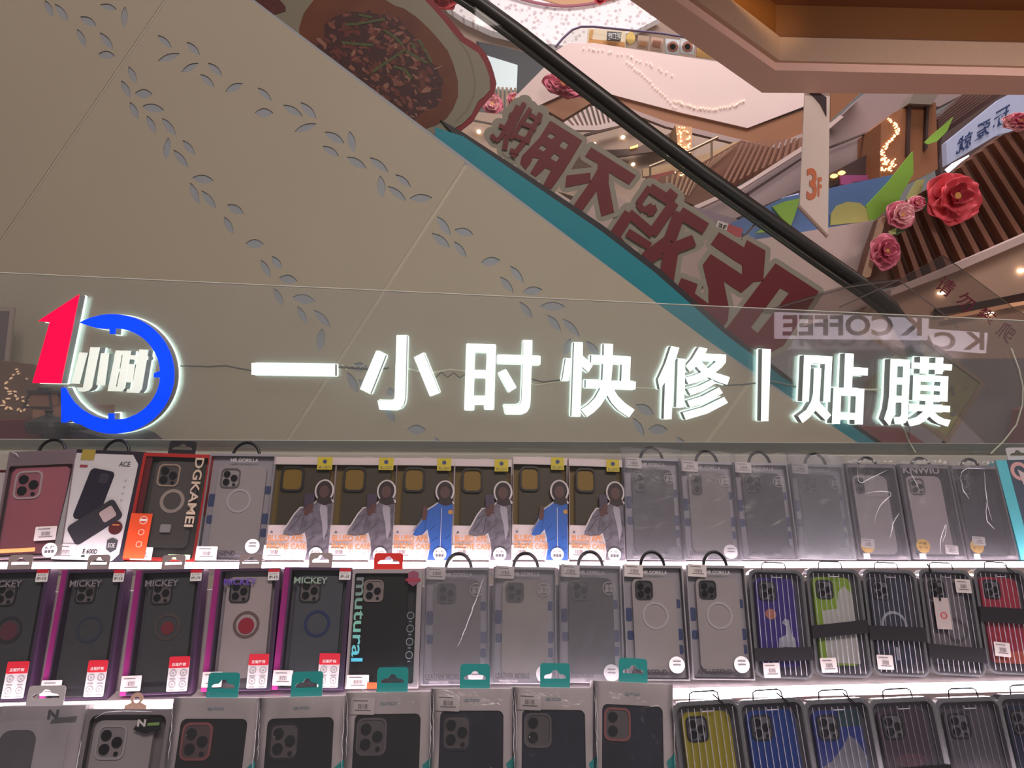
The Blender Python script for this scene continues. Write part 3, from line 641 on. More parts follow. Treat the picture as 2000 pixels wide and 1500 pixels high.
sticker([], [(zA([(345, 172), (280, 290), (215, 410), (180, 430), (150, 385)]), 34), (zA([(280, 235), (345, 262)]), 30), (zA([(205, 318), (262, 340)]), 30), (zA([(392, 152), (340, 255), (262, 395), (246, 498)]), 38),
             (zA([(435, 192), (335, 350), (290, 420)]), 34), (zA([(512, 228), (420, 400), (300, 550)]), 40), (zA([(430, 238), (512, 292)]), 34), (zA([(352, 292), (478, 342)]), 34), (zA([(318, 392), (432, 440)]), 34), (zA([(285, 500), (352, 520)]), 34)],
        'leftmost mirrored dark red character sticker, nearest the bowl', ow=42)
sticker([zA([(580, 283), (815, 430), (690, 640), (590, 783), (525, 762), (585, 650), (545, 630), (475, 695), (432, 668), (500, 560), (450, 555), (445, 580), (400, 645), (360, 600), (370, 545), (500, 410)])], [],
        'second mirrored red character sticker, with four small square holes', [zA([(580, 372), (618, 395), (592, 420), (555, 400)]), zA([(675, 428), (715, 455), (690, 497), (645, 470)]), zA([(518, 460), (558, 485), (530, 510), (492, 488)]), zA([(610, 522), (650, 548), (625, 585), (580, 560)])], ow=38)
sticker([zA([(880, 478), (1207, 685), (1157, 752), (1010, 662), (1008, 740), (1048, 955), (955, 985), (920, 800), (790, 978), (730, 935), (880, 720), (925, 640), (930, 600), (835, 545)]),
         zA([(700, 685), (875, 665), (878, 735), (690, 772)])], [], 'third mirrored red character sticker, with a long slanted top bar', ow=40)
sticker([], [(zA([(1310, 770), (1225, 890), (1262, 945), (1330, 905), (1345, 950), (1290, 960)]), 46), (zA([(1310, 775), (1480, 885)]), 74), (zA([(1440, 800), (1500, 850)]), 60), (zA([(1490, 880), (1325, 1115)]), 76), (zA([(1335, 1115), (1155, 960)]), 70), (zA([(1160, 960), (1045, 1135), (1100, 1205)]), 84), (zA([(1145, 1100), (1310, 1205)]), 62),
             (zB([(330, 355), (520, 475)]), 92), (zB([(330, 355), (255, 560), (80, 690)]), 92), (zB([(260, 630), (435, 560)]), 90), (zB([(270, 610), (228, 868)]), 112), (zB([(185, 640), (75, 700)]), 96)],
        'fourth mirrored red character sticker, the widest one above the teal skirt', ow=38)
sticker([zB([(617, 500), (800, 612), (820, 558), (957, 635), (940, 860), (870, 865), (780, 945), (650, 860), (690, 1060), (680, 1150), (640, 1205), (560, 1205), (350, 1040), (300, 930), (340, 835), (460, 880), (440, 950), (540, 1025), (540, 920), (497, 740), (555, 660), (785, 810), (785, 745), (555, 590)])], [],
        'fifth mirrored red character sticker, shaped like a bent hook', ow=38)
sticker([zB([(1030, 728), (1348, 935), (1090, 1330), (960, 1400), (780, 1310), (663, 1215)])], [], 'last mirrored red character sticker, a slanted bracket with one long slot', [zB([(1065, 910), (1130, 945), (900, 1238), (850, 1200)])], ow=38)

# wayfinding strip and clear anti-climb plate at the escalator foot
r = thing('direction_sign', frame(1400, 440, 4.2).m, 'small mirrored white and red strip sign behind the fifth character sticker', 'sign')
F = Frame(r.matrix_world.copy()); q = [(1402, 430), (1452, 447), (1446, 464), (1396, 446)]
MB().prism(F.loop(q), 0, .01).build('sign_board', mat('sign_red', (190, 80, 90), .5), r)
MB().flat(F.loop([(1402, 430), (1423, 437), (1418, 453), (1396, 446)], -.003), -.003).build('white_patch', WHITE, r)
mb = MB(); mb.text('3F', 0, 0, 0, 0, -.005, .02, mapf=lambda u, v: F.uv(1404 + 16 * (1 - u) - 3 * (1 - v), 447 + 5 * (1 - u) - 11 * v)); mb.build('lettering', BLACK, r)

PL = thing('warning_plate', frame(1860, 620, 2.4).m, 'clear anti-climb plate with dark red warning characters at the right edge', 'sign')
F = Frame(PL.matrix_world.copy())
MB().prism(F.loop([(1480, 610), (1620, 566), (1690, 548), (1755, 546), (1842, 498), (1985, 604), (2080, 660), (2080, 900), (1960, 900), (1700, 640)]), 0, .006).build('clear_sheet', film('tinted_acrylic', (228, 224, 222), .05, .05, .05, (150, 140, 138)), PL)
for pts in ([(1755, 547), (1862, 628), (1870, 640)], [(1500, 606), (1660, 560), (1755, 547), (1640, 600)]):
    mb = MB(); mb.stroke([F.uv(x, y, -.003) for x, y in pts], .004, -.003); mb.build('edge_line', mat('edge_dark', (96, 86, 86), .4), PL)
mb = MB()
for i, ch in enumerate('请勿攀爬'):
    cx, cy = 1847 + 39.5 * i, 559 + 30 * i; a = math.radians(37); S = 34
    def mp_(u, v, cx=cx, cy=cy): x, y = (u - .5) * S, -(v - .5) * S; return F.uv(cx + x * math.cos(a) - y * math.sin(a), cy + x * math.sin(a) + y * math.cos(a), -.003)
    mb.text(ch, 0, 0, 0, 0, -.003, .008, mapf=mp_)
mb.build('lettering', mat('plate_print', (96, 24, 44), .5), PL)
r = thing('notice_board', frame(1790, 790, 2.9).m, 'dim yellow tilted notice board standing behind the last lit character', 'board')  # solid board added in place of a translucent reflection
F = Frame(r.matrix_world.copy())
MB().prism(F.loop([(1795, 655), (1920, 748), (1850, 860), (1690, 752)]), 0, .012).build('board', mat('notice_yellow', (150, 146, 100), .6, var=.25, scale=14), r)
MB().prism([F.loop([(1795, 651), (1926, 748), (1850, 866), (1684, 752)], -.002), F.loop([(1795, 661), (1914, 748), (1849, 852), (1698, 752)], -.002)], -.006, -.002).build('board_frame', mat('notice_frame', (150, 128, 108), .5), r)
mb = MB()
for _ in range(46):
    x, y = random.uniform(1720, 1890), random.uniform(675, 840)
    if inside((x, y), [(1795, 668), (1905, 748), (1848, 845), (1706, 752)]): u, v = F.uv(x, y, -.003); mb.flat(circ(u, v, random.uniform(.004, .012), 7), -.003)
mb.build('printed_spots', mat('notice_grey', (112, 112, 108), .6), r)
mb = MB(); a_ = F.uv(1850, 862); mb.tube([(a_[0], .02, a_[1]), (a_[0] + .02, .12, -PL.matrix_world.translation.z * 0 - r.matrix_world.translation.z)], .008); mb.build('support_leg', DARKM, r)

# solid stand-ins for a blended reflection, lower left: leaf-lit partition and cooking counter
r = thing('leaf_lamp_partition', frame(50, 905, 2.35).m, 'brown partition with glowing warm leaf cut-outs at the left edge', 'partition')
F = Frame(r.matrix_world.copy())
MB().prism(F.loop([(-120, 690), (66, 712), (118, 745), (122, 1000), (-120, 1000)]), 0, .02).build('board', mat('partition_brown', (118, 92, 82), .6, var=.06, scale=3), r)
z6 = .12
lv = [(250, 15, 295, 5, 22), (270, 62, 305, 35, 24), (285, 95, 325, 70, 22), (200, 112, 243, 88, 22), (158, 180, 205, 132, 26), (78, 255, 130, 205, 28), (75, 300, 135, 340, 28), (120, 372, 192, 372, 28), (130, 420, 200, 402, 26),
      (220, 360, 272, 385, 26), (243, 420, 268, 468, 24), (265, 515, 305, 470, 24), (95, 487, 175, 488, 30), (50, 510, 82, 572, 28), (0, 600, 90, 594, 26), (85, 672, 125, 612, 26), (150, 620, 200, 672, 26), (350, 468, 395, 455, 22),
      (360, 510, 395, 542, 22), (400, 548, 440, 552, 20), (435, 512, 468, 500, 20), (280, 685, 312, 640, 20), (330, 668, 350, 712, 20), (388, 695, 410, 650, 20), (438, 588, 470, 605, 20), (425, 155, 450, 175, 20)]
mb = MB()
for x1, y1, x2, y2, w in lv: mb.prism(F.loop(leaf_loop(x1 * z6, 720 + y1 * z6, x2 * z6, 720 + y2 * z6, w * z6), -.003), -.006, -.001)
mb.build('glowing_leaves', mat('leaf_glow', (236, 196, 156), .5, emit=.45), r)
r = thing('window_frame_panel', frame(10, 760, 2.5).m, 'faint dark panel in a pale frame at the left edge above the partition', 'panel')
F = Frame(r.matrix_world.copy())
MB().prism([F.loop([(-60, 598), (28, 600), (10, 760), (-60, 760)]), F.loop([(-50, 606), (19, 608), (3, 752), (-50, 752)])], 0, .01).build('pale_frame', mat('frame_taupe', (170, 155, 145), .5), r)
MB().prism(F.loop([(-50, 606), (19, 608), (3, 752), (-50, 752)]), .002, .008).build('dark_pane', mat('dim_pane', (112, 98, 104), .4), r)
r = thing('food_counter', frame(90, 950, 2.2).m, 'low counter with dark red front at the left, seen through the acrylic panel', 'counter')
F = Frame(r.matrix_world.copy())
MB().prism(F.loop([(-120, 822), (80, 820), (80, 1000), (-120, 1000)]), 0, .3).build('red_front', mat('counter_red', (98, 34, 48), .45, var=.15, scale=4), r)
MB().prism(F.loop([(80, 846), (150, 842), (205, 856), (235, 880), (240, 1000), (80, 1000)]), .005, .3).build('dark_front', mat('counter_dark', (62, 58, 72), .4), r)
MB().prism(F.loop([(55, 796), (118, 796), (118, 822), (55, 822)]), .02, .3).build('wooden_ledge', mat('ledge_wood', (158, 118, 98), .5), r)
r = thing('cooking_pot', frame(95, 845, 2.14).m, 'black pot with lid knob on the counter beside the blue logo ring', 'pot')
F = Frame(r.matrix_world.copy()); c = F.uv(97, 845)
prof = [(0, .0), (.055, .0), (.06, .02), (.057, .034), (.03, .044), (.012, .05), (.008, .056), (.014, .064), (0, .068)]
def lathe(prof, cx, cy, cz, n=24):
    mb = MB(); vs = []; fs = []
    for rr_, z in prof:
        for i in range(n): a = 2 * math.pi * i / n; vs.append((cx + rr_ * math.cos(a), cy + rr_ * math.sin(a), cz + z))
    for j in range(len(prof) - 1):
        for i in range(n): k = (i + 1) % n; fs.append((j * n + i, j * n + k, (j + 1) * n + k, (j + 1) * n + i))
    mb._add(vs, fs); return mb
lathe(prof, 0, .0, 0).build('pot_body', mat('pot_black', (40, 40, 48), .3), r)
r = thing('pendant_lantern', frame(86, 797, 2.25).m, 'dark four-sided lantern with glass sides standing above the counter', 'lantern')
for a, b in (((-.035, -.02), (-.028, .045)), ((.035, -.02), (.028, .045))): pass
mb = MB()
for sx in (-1, 1):
    for sy in (-1, 1): mb.tube([(sx * .042, sy * .03, 0), (sx * .030, sy * .022, .048)], .004, 6)
mb.box(-.036, .036, -.028, .028, .046, .054); mb.box(-.046, .046, -.034, .034, 0, .004); mb.box(-.014, .014, -.012, .012, .054, .062)
mb.build('lantern_frame', mat('lantern_dark', (66, 56, 66), .5), r)
mb = MB(); mb.box(-.030, .030, -.02, .02, .005, .045); mb.build('lantern_glass', mat('lantern_glow', (150, 112, 98), .4), r)

# ------------------------------------------------------------------ kiosk sign
S = .045
YF = 1.42
KR = Matrix.Rotation(math.atan(S), 4, 'Z')
FACE = mat('lit_face', (246, 252, 248), .4, emit=.95, ecol=(232, 250, 240))
SIDE = mat('brushed_side', (150, 148, 150), .4, .1)
HALO = mat('halo_acrylic', (236, 246, 238), .3, emit=.95, ecol=(226, 245, 236))
LEDM = mat('led_module', (240, 250, 244), .4, emit=6, ecol=(214, 250, 236))
def channel(name, polys, label, cat, ox=0, oy=0, s=1, face=FACE, holes=(), group=None, side=SIDE, parent=None, depth=.0235, y0=0.0, hal=True):
    P = [[(ox + x * s, oy + y * s) for x, y in p] for p in polys]; H = [[(ox + x * s, oy + y * s) for x, y in h] for h in holes]
    if parent is None:
        xs = [x for p in P for x, y in p]; ys = [y for p in P for x, y in p]
        r = thing(name, frame(sum(xs) / len(xs), max(ys), YF, S).m, label, cat, group)
    else: r = parent
    F = Frame(r.matrix_world.copy()); a = MB(); b = MB(); h_ = MB()
    for p in P:
        hs = [h for h in H if inside(h[0], p)]
        a.prism([F.loop(p, y0)] + [F.loop(h, y0) for h in hs], y0, y0 + .003)
        b.prism([F.loop(p, y0)] + [F.loop(h, y0) for h in hs], y0 + .0032, y0 + depth)
        lp = F.loop(p, y0)
        # backing slightly proud of the letter outline
        h_.prism([lp] + [F.loop(h, y0) for h in hs], y0 + depth + .0002, y0 + depth + .005)
        if hal:
            for k in range(len(lp)):
                (x1, z1), (x2, z2) = lp[k], lp[(k + 1) % len(lp)]; L = math.hypot(x2 - x1, z2 - z1)
                if L < .002 or name == 'logo_character': continue
                nx, nz = -(z2 - z1) / L * .0016, (x2 - x1) / L * .0016
                h_.prism([(x1 + nx, z1 + nz), (x2 + nx, z2 + nz), (x2 - nx, z2 - nz), (x1 - nx, z1 - nz)], y0 + depth + .0004, y0 + depth + .0048)
    lb = MB()
    for p in P: lb.prism([F.loop(p, y0)] + [F.loop(h, y0) for h in H if inside(h[0], p)], y0 + depth + .0052, y0 + depth + .0065)
    lb.build('led_module', LEDM, r)
    a.build('lit_face', face, r); b.build('side_return', side, r); h_.build('acrylic_back', HALO, r)
    return r
k = 1 / 7.5
GR = 'lit channel characters on the acrylic panel'
channel('channel_character', [[(1403, 597), (1868, 603), (1868, 668), (1403, 662)]], 'lit white single horizontal bar character, first right of the round logo', 'sign letter', 0, 500, .35, group=GR)
channel('channel_character', [[(412, 408), (547, 477), (320, 1047), (172, 975)], [(708, 185), (857, 185), (835, 1100), (815, 1200), (770, 1255), (700, 1283), (455, 1275), (430, 1137), (455, 1145), (620, 1148), (665, 1130), (680, 1095)], [(963, 510), (1103, 438), (1335, 1020), (1195, 1077)]],
        'lit white character made of three strokes with a hooked middle, second after the logo', 'sign letter', 680, 630, k, group=GR)
channel('channel_character', [[(163, 232), (585, 247), (555, 1203), (425, 1200), (427, 1125), (265, 1125), (262, 1210), (132, 1208)],
        [(622, 395), (988, 405), (993, 180), (1125, 183), (1118, 412), (1242, 415), (1240, 540), (1113, 540), (1095, 1110), (1080, 1180), (1040, 1240), (970, 1270), (735, 1268), (705, 1138), (880, 1140), (940, 1120), (965, 1075), (985, 528), (618, 520)], [(630, 665), (738, 612), (888, 875), (778, 945)]],
        'lit white character with a double-holed box on its left, third after the logo', 'sign letter', 890, 640, k, holes=[[(285, 360), (457, 365), (447, 622), (275, 618)], [(272, 738), (442, 743), (435, 1000), (265, 997)]], group=GR)
channel('channel_character', [[(190, 445), (283, 455), (235, 778), (138, 768)], [(313, 212), (438, 215), (436, 410), (585, 548), (520, 655), (425, 565), (403, 1305), (273, 1300)],
        [(750, 235), (880, 240), (877, 412), (1140, 422), (1128, 785), (1215, 790), (1208, 907), (885, 893), (950, 1000), (1050, 1100), (1197, 1203), (1115, 1315), (960, 1210), (860, 1100), (798, 985), (700, 1140), (600, 1240), (497, 1310), (413, 1200), (520, 1130), (620, 1030), (700, 885), (482, 880), (485, 762), (728, 770), (740, 527), (562, 520), (565, 398), (748, 405)]],
        'lit white character with two splayed legs, fourth after the logo', 'sign letter', 1080, 640, k, holes=[[(875, 535), (1015, 540), (1005, 780), (853, 773)]], group=GR)
channel('channel_character', [[(385, 195), (502, 218), (425, 455), (388, 1268), (277, 1265), (297, 715), (220, 830), (192, 685), (300, 450)], [(485, 377), (590, 382), (573, 1095), (460, 1092)],
        [(795, 208), (915, 232), (878, 308), (1185, 318), (1185, 430), (1120, 510), (1025, 582), (1242, 650), (1205, 760), (1080, 720), (930, 650), (780, 720), (640, 755), (593, 655), (720, 620), (830, 578), (750, 490), (660, 570), (600, 485), (700, 370)],
        [(622, 822), (800, 775), (985, 683), (1035, 740), (850, 850), (672, 915)], [(622, 997), (850, 925), (1085, 800), (1140, 880), (920, 1010), (665, 1093)], [(557, 1170), (850, 1090), (1158, 940), (1215, 1025), (920, 1180), (600, 1275)]],
        'lit white character with three slanting strokes at lower right, fifth after the logo', 'sign letter', 1260, 650, k, holes=[[(815, 410), (1050, 415), (925, 525)]], group=GR)
channel('channel_character', [[(542, 660), (588, 663), (574, 1065), (535, 1065)]], 'lit white thin vertical divider bar of the sign', 'sign letter', 1300, 450, .35, group=GR)
channel('channel_character', [[(388, 178), (793, 195), (760, 865), (668, 860), (695, 308), (480, 295), (448, 860), (358, 855)], [(533, 367), (632, 370), (605, 862), (778, 1055), (705, 1138), (550, 985), (450, 1100), (360, 1170), (298, 1070), (420, 980), (490, 860), (520, 740)],
        [(990, 150), (1108, 157), (1100, 357), (1315, 365), (1312, 477), (1090, 465), (1080, 660), (1263, 670), (1240, 1195), (1128, 1192), (1130, 1125), (912, 1115), (905, 1187), (795, 1180), (820, 655), (970, 655)]],
        'lit white character directly right of the thin divider bar', 'sign letter', 1520, 670, k, holes=[[(922, 768), (1148, 780), (1138, 1022), (912, 1018)]], group=GR)
channel('channel_character', [[(307, 232), (587, 245), (550, 1100), (520, 1165), (460, 1190), (370, 1190), (350, 1080), (440, 1085), (465, 1050), (468, 872), (372, 872), (345, 1050), (285, 1210), (210, 1115), (260, 960), (285, 780)],
        [(742, 198), (845, 200), (842, 290), (965, 297), (968, 210), (1070, 213), (1065, 303), (1198, 312), (1192, 403), (1062, 395), (1057, 457), (955, 455), (958, 390), (830, 387), (828, 447), (733, 445), (738, 378), (613, 372), (615, 283), (742, 288)],
        [(640, 470), (1143, 487), (1130, 860), (922, 848), (918, 908), (1170, 920), (1165, 1015), (932, 1005), (1000, 1070), (1080, 1110), (1177, 1127), (1135, 1225), (1000, 1180), (920, 1120), (868, 1070), (800, 1140), (720, 1190), (590, 1220), (550, 1125), (680, 1090), (790, 1003), (575, 987), (582, 900), (818, 905), (820, 850), (628, 835)]],
        'lit white character at the right end of the sign', 'sign letter', 1700, 670, k, holes=[[(395, 340), (493, 343), (487, 505), (390, 503)], [(385, 607), (478, 610), (472, 773), (378, 770)], [(735, 557), (1042, 570), (1035, 630), (732, 613)], [(730, 693), (1033, 708), (1030, 765), (728, 750)]], group=GR)
# round logo
REDF = mat('lit_red', (255, 0, 60), .4, emit=1.0, ecol=(255, 0, 62)); BLUF = mat('lit_blue', (0, 60, 255), .4, emit=1.0, ecol=(0, 62, 255))
channel('logo_numeral', [[(520, 75), (342, 945), (65, 940), (235, 345), (120, 335)]], 'glowing red slanted numeral one with pointed flag, left of the blue ring', 'sign letter', 50, 560, .2, face=REDF)
outer_ = [(522, 350), (620, 305), (740, 275), (800, 268)] + [(857 + 592 * math.cos(math.radians(a)), 852 + 584 * math.sin(math.radians(a))) for a in range(-88, 126, 6)] + [(480, 1330), (440, 1298), (395, 1328), (348, 1325), (345, 985), (388, 985)]
inner_ = [(420, 1050), (470, 1125), (550, 1200), (650, 1258), (730, 1285), (808, 1298), (808, 1238), (865, 1238), (862, 1298)] + [(868 + 446 * math.cos(math.radians(a)), 852 + 446 * math.sin(math.radians(a))) for a in range(84, 4, -6)] + [(1310, 890), (1252, 885), (1252, 845), (1312, 822)] + \
         [(868 + 446 * math.cos(math.radians(a)), 852 + 446 * math.sin(math.radians(a))) for a in range(-8, -88, -6)] + [(878, 405), (872, 462), (822, 460), (817, 408), (740, 410), (690, 402), (640, 388)]
channel('logo_ring', [outer_ + inner_], 'glowing blue open ring with small clock ticks around the small characters', 'sign letter', 50, 560, .2, face=BLUF)
DIMF = mat('lit_face_small', (232, 238, 232), .4, emit=.55, ecol=(235, 245, 232))
channel('logo_character', [[(525, 642), (600, 645), (520, 948), (445, 945)], [(632, 590), (720, 592), (640, 985), (610, 1015), (570, 1025), (515, 1020), (505, 985), (560, 985)], [(735, 650), (810, 652), (770, 963), (690, 960)]],
        'small slanted white three-stroke character inside the blue ring', 'sign letter', 50, 560, .2, face=DIMF)
channel('logo_character', [[(880, 622), (1025, 625), (965, 990), (940, 1022), (800, 1020)], [(1020, 668), (1100, 672), (1110, 612), (1195, 617), (1184, 675), (1195, 680), (1190, 713), (1178, 715), (1130, 1000), (1100, 1038), (985, 1033), (990, 1000), (1035, 1000), (1088, 715), (1012, 708)], [(1005, 753), (1063, 755), (1038, 935), (980, 932)]],
        'small slanted white boxed character at the right inside the blue ring', 'sign letter', 50, 560, .2, face=DIMF, holes=[[(932, 665), (948, 665), (925, 800), (910, 800)], [(905, 830), (920, 830), (892, 975), (875, 975)]])

# acrylic panel, its channel and the cables
YP = YF + .034
PM = frame(1000, 880, YP, S).m; F = Frame(PM)
tlx, trx = F.uv(-120, 527), F.uv(2120, 632); blx, brx = F.uv(-120, 872), F.uv(2120, 884)
o = MB().prism([blx, brx, trx, tlx], 0, .004).build('acrylic_panel', PANELG, None, PM); tag(o, 'large clear acrylic panel carrying the lit sign above the boxes', 'panel')
mb = MB(); mb.tube([(tlx[0], .002, tlx[1]), (trx[0], .002, trx[1])], .0012, 6); e = mb.build('polished_edge', mat('edge_glow', (226, 226, 216), .3), o)
r = thing('panel_channel', frame(1000, 892, YP, S).m, 'pale grimy ledge channel holding the foot of the acrylic panel', 'ledge')
F = Frame(r.matrix_world.copy()); a1, a2 = F.uv(-120, 858), F.uv(2120, 868); b1, b2 = F.uv(-120, 915), F.uv(2120, 925)
MB().prism([b1, b2, a2, a1], .006, .02).build('back_lip', mat('channel_cream', (214, 212, 200), .5, var=.12, scale=10), r)
a1, a2 = F.uv(-120, 884), F.uv(2120, 890)
MB().prism([b1, b2, a2, a1], -.02, -.004).build('front_lip', mat('channel_pale', (196, 192, 184), .45, var=.1, scale=12), r)
def cable(pts, rad, m, label, yo=YP - .004, parent=None):
    q = [at(x, y, yo, S) for x, y in pts]; c = q[0].copy(); mb = MB(); mb.tube([p - c for p in q], rad, 6)
    o = mb.build('cable', m, None, Matrix.Translation(c)); tag(o, label, 'cable')
CW = mat('clear_cable', (205, 205, 190), .3); CG = mat('grey_cable', (120, 122, 120), .4)
cable([(352, 715), (372, 715), (410, 716), (440, 714), (470, 720), (496, 724)], .0016, CG, 'grey cable between the blue ring and the bar character')
cable([(655, 716), (680, 718), (700, 719), (730, 722), (760, 718)], .0022, CG, 'grey cable between the bar and three-stroke characters')
cable([(668, 712), (676, 721), (688, 713), (700, 720), (712, 712)], .0014, CW, 'looped clear cable beside the cut-out leaves near the bar character')
cable([(775, 724), (800, 721), (820, 726), (850, 727), (880, 722), (915, 726)], .0016, CW, 'clear cable between the three-stroke and boxed characters')
cable([(850, 738), (862, 727), (874, 737), (886, 728), (898, 738), (912, 730)], .0014, CG, 'tangled wire just left of the boxed character')
cable([(1030, 738), (1045, 742), (1060, 746), (1085, 743), (1110, 740)], .0016, CG, 'grey cable between the boxed and splayed characters')
cable([(1030, 748), (1050, 752), (1075, 748), (1105, 744)], .0012, CW, 'thin second wire right of the boxed character')
cable([(1225, 757), (1250, 758), (1275, 759), (1295, 760)], .0012, CW, 'clear cable right of the splayed-leg character')
cable([(1400, 750), (1420, 752), (1450, 751), (1480, 748), (1510, 745), (1530, 750), (1560, 756)], .0016, CG, 'cable passing behind the thin divider bar')
cable([(1680, 760), (1700, 761), (1725, 761)], .0016, CW, 'pale cable before the last lit character')
cable([(1758, 828), (1768, 842), (1775, 862), (1788, 884)], .0016, CW, 'pale wire hanging down from the last lit character')
cable([(1975, 680), (1990, 720), (1998, 755), (1997, 790), (1985, 830), (1960, 862), (1935, 886)], .0016, CW, 'long white cable bowing down at the right end')

# reflected shop lettering: real light boxes hung behind the viewer, mirrored in the acrylic panel
nrm = (PM.to_3x3() @ Vector((0, 1, 0))).normalized(); p0 = PM.translation
def mirror(p): return p - nrm * 2 * ((p - p0).dot(nrm))
def reflected(quad, Y, texts, label, m_box, m_txt):
    P = [mirror(at(x, y, Y)) for x, y in quad]; c = sum(P, Vector()) / 4
    r = thing('coffee_lightbox', Matrix.Translation(c), label, 'sign'); mb = MB(); t = Vector((0, -.06, 0))
    vs = [tuple(p - c) for p in P] + [tuple(p - c + t) for p in P]; mb._add(vs, [(0, 1, 2, 3), (4, 5, 6, 7), (0, 1, 5, 4), (1, 2, 6, 5), (2, 3, 7, 6), (3, 0, 4, 7)])
    mb.build('light_panel', m_box, r)
    mb = MB()
    for s_, x0, y0, x1, y1, sk in texts:
        vs, fs = text_geo(s_, .03); out = []
        for u, v in vs:
            p = mirror(at(x1 - (x1 - x0) * u + sk * v, y1 - (y1 - y0) * v, Y)) - c; out.append((p.x, p.y + .01, p.z))
        mb._add(out, fs)
    mb.build('lettering', m_txt, r)
LB = mat('lightbox_white', (240, 225, 235), .5, emit=4.2, ecol=(240, 222, 236)); LT = mat('lightbox_letters', (70, 55, 60), .5, emit=1.1, ecol=(150, 125, 130))
reflected([(1517, 609), (1815, 622), (1812, 664), (1517, 661)], 8.0, [('K COFFEE', 1528, 615, 1800, 656, 0)], 'lit cafe sign hung in the hall behind the viewer, seen only mirrored in the panel', LB, LT)
reflected([(1815, 642), (1930, 650), (1926, 690), (1835, 682)], 8.2, [('K C', 1824, 648, 1922, 684, 0)], 'second cafe light box behind the viewer, to the side of the longer one', LB, LT)
#PRODUCTS#

# ------------------------------------------------------------------ tiered display shelves
THETA = math.radians(20)
def base_pt(px, py, Y): return at(px, py, Y, S)
CABTOP = at(1000, 1720, .95, S).z - .08
def shelf(label, Y, pl, pr, depth, back_h, strip_px, hide_strip=False):
    a = at(-140, pl, Y, S); b = at(2140, pr, Y, S)
    ctr = (a + b) / 2; d = (b - a); ang = math.atan2(d.y, d.x); tilt = math.atan2(d.z, math.hypot(d.x, d.y)); L = d.length / 2
    m = Matrix.Translation(ctr) @ Matrix.Rotation(ang, 4, 'Z') @ Matrix.Rotation(-tilt, 4, 'Y')
    r = thing('display_shelf', m, label, 'shelf', None)
    mb = MB(); mb.box(-L, L, -.003, depth, -.006, -.0008); mb.build('shelf_board', mat('acrylic_shelf', (214, 206, 206), .25), r)
    h = strip_px / F_PX * Y
    mb = MB(); mb.box(-L, L, -.036, -.003, -.0030, -.0006); mb.build('light_strip', mat('strip_light', (255, 244, 248), .4, emit=12.0, ecol=(255, 232, 240)), r)
    mb = MB(); mb.box(-L, L, -.037, -.033, -.012, -.0032); mb.build('nosing', mat('shelf_nose', (176, 160, 160), .4), r)
    mb = MB(); y0 = .034; s, c = math.sin(THETA), math.cos(THETA)
    mb._add([(-L, y0, 0), (L, y0, 0), (L, y0 + back_h * s, back_h * c), (-L, y0 + back_h * s, back_h * c), (-L, y0 + .003, 0), (L, y0 + .003, 0), (L, y0 + .003 + back_h * s, back_h * c), (-L, y0 + .003 + back_h * s, back_h * c)],
            [(0, 1, 2, 3), (4, 5, 6, 7), (0, 1, 5, 4), (1, 2, 6, 5), (2, 3, 7, 6), (3, 0, 4, 7)])
    mb.build('back_rest', mat('back_rest_white', (176, 168, 172), .5), r)
    # side and centre brackets carrying the tier
    for x in (-L + .02, 0, L - .02):
        q = MB(); q.box(x - .003, x + .003, 0.0, depth, CABTOP - ctr.z + .012, -.0062); q.build('bracket', mat('bracket_grey', (130, 124, 126), .5), r)
    return r
shelf('upper lit display shelf carrying the row of boxes under the sign', 1.30, 1097, 1095, .05, .15, 13)
shelf('middle lit display shelf carrying the second row of boxes', 1.15, 1374, 1324, .06, .15, 17)
shelf('bottom display shelf carrying the lowest row of boxes', .985, 1690, 1690, .07, .14, 13)
q = at(1000, 1720, .95, S)
mb = MB(); mb.box(-1.15, 1.25, 0, .52, 0, CABTOP)
o = mb.build('display_cabinet', mat('cabinet_white', (190, 184, 184), .4), None, Matrix.Translation((q.x, q.y, 0)) @ KR); tag(o, 'white base cabinet under the tiers of phone case boxes', 'cabinet')

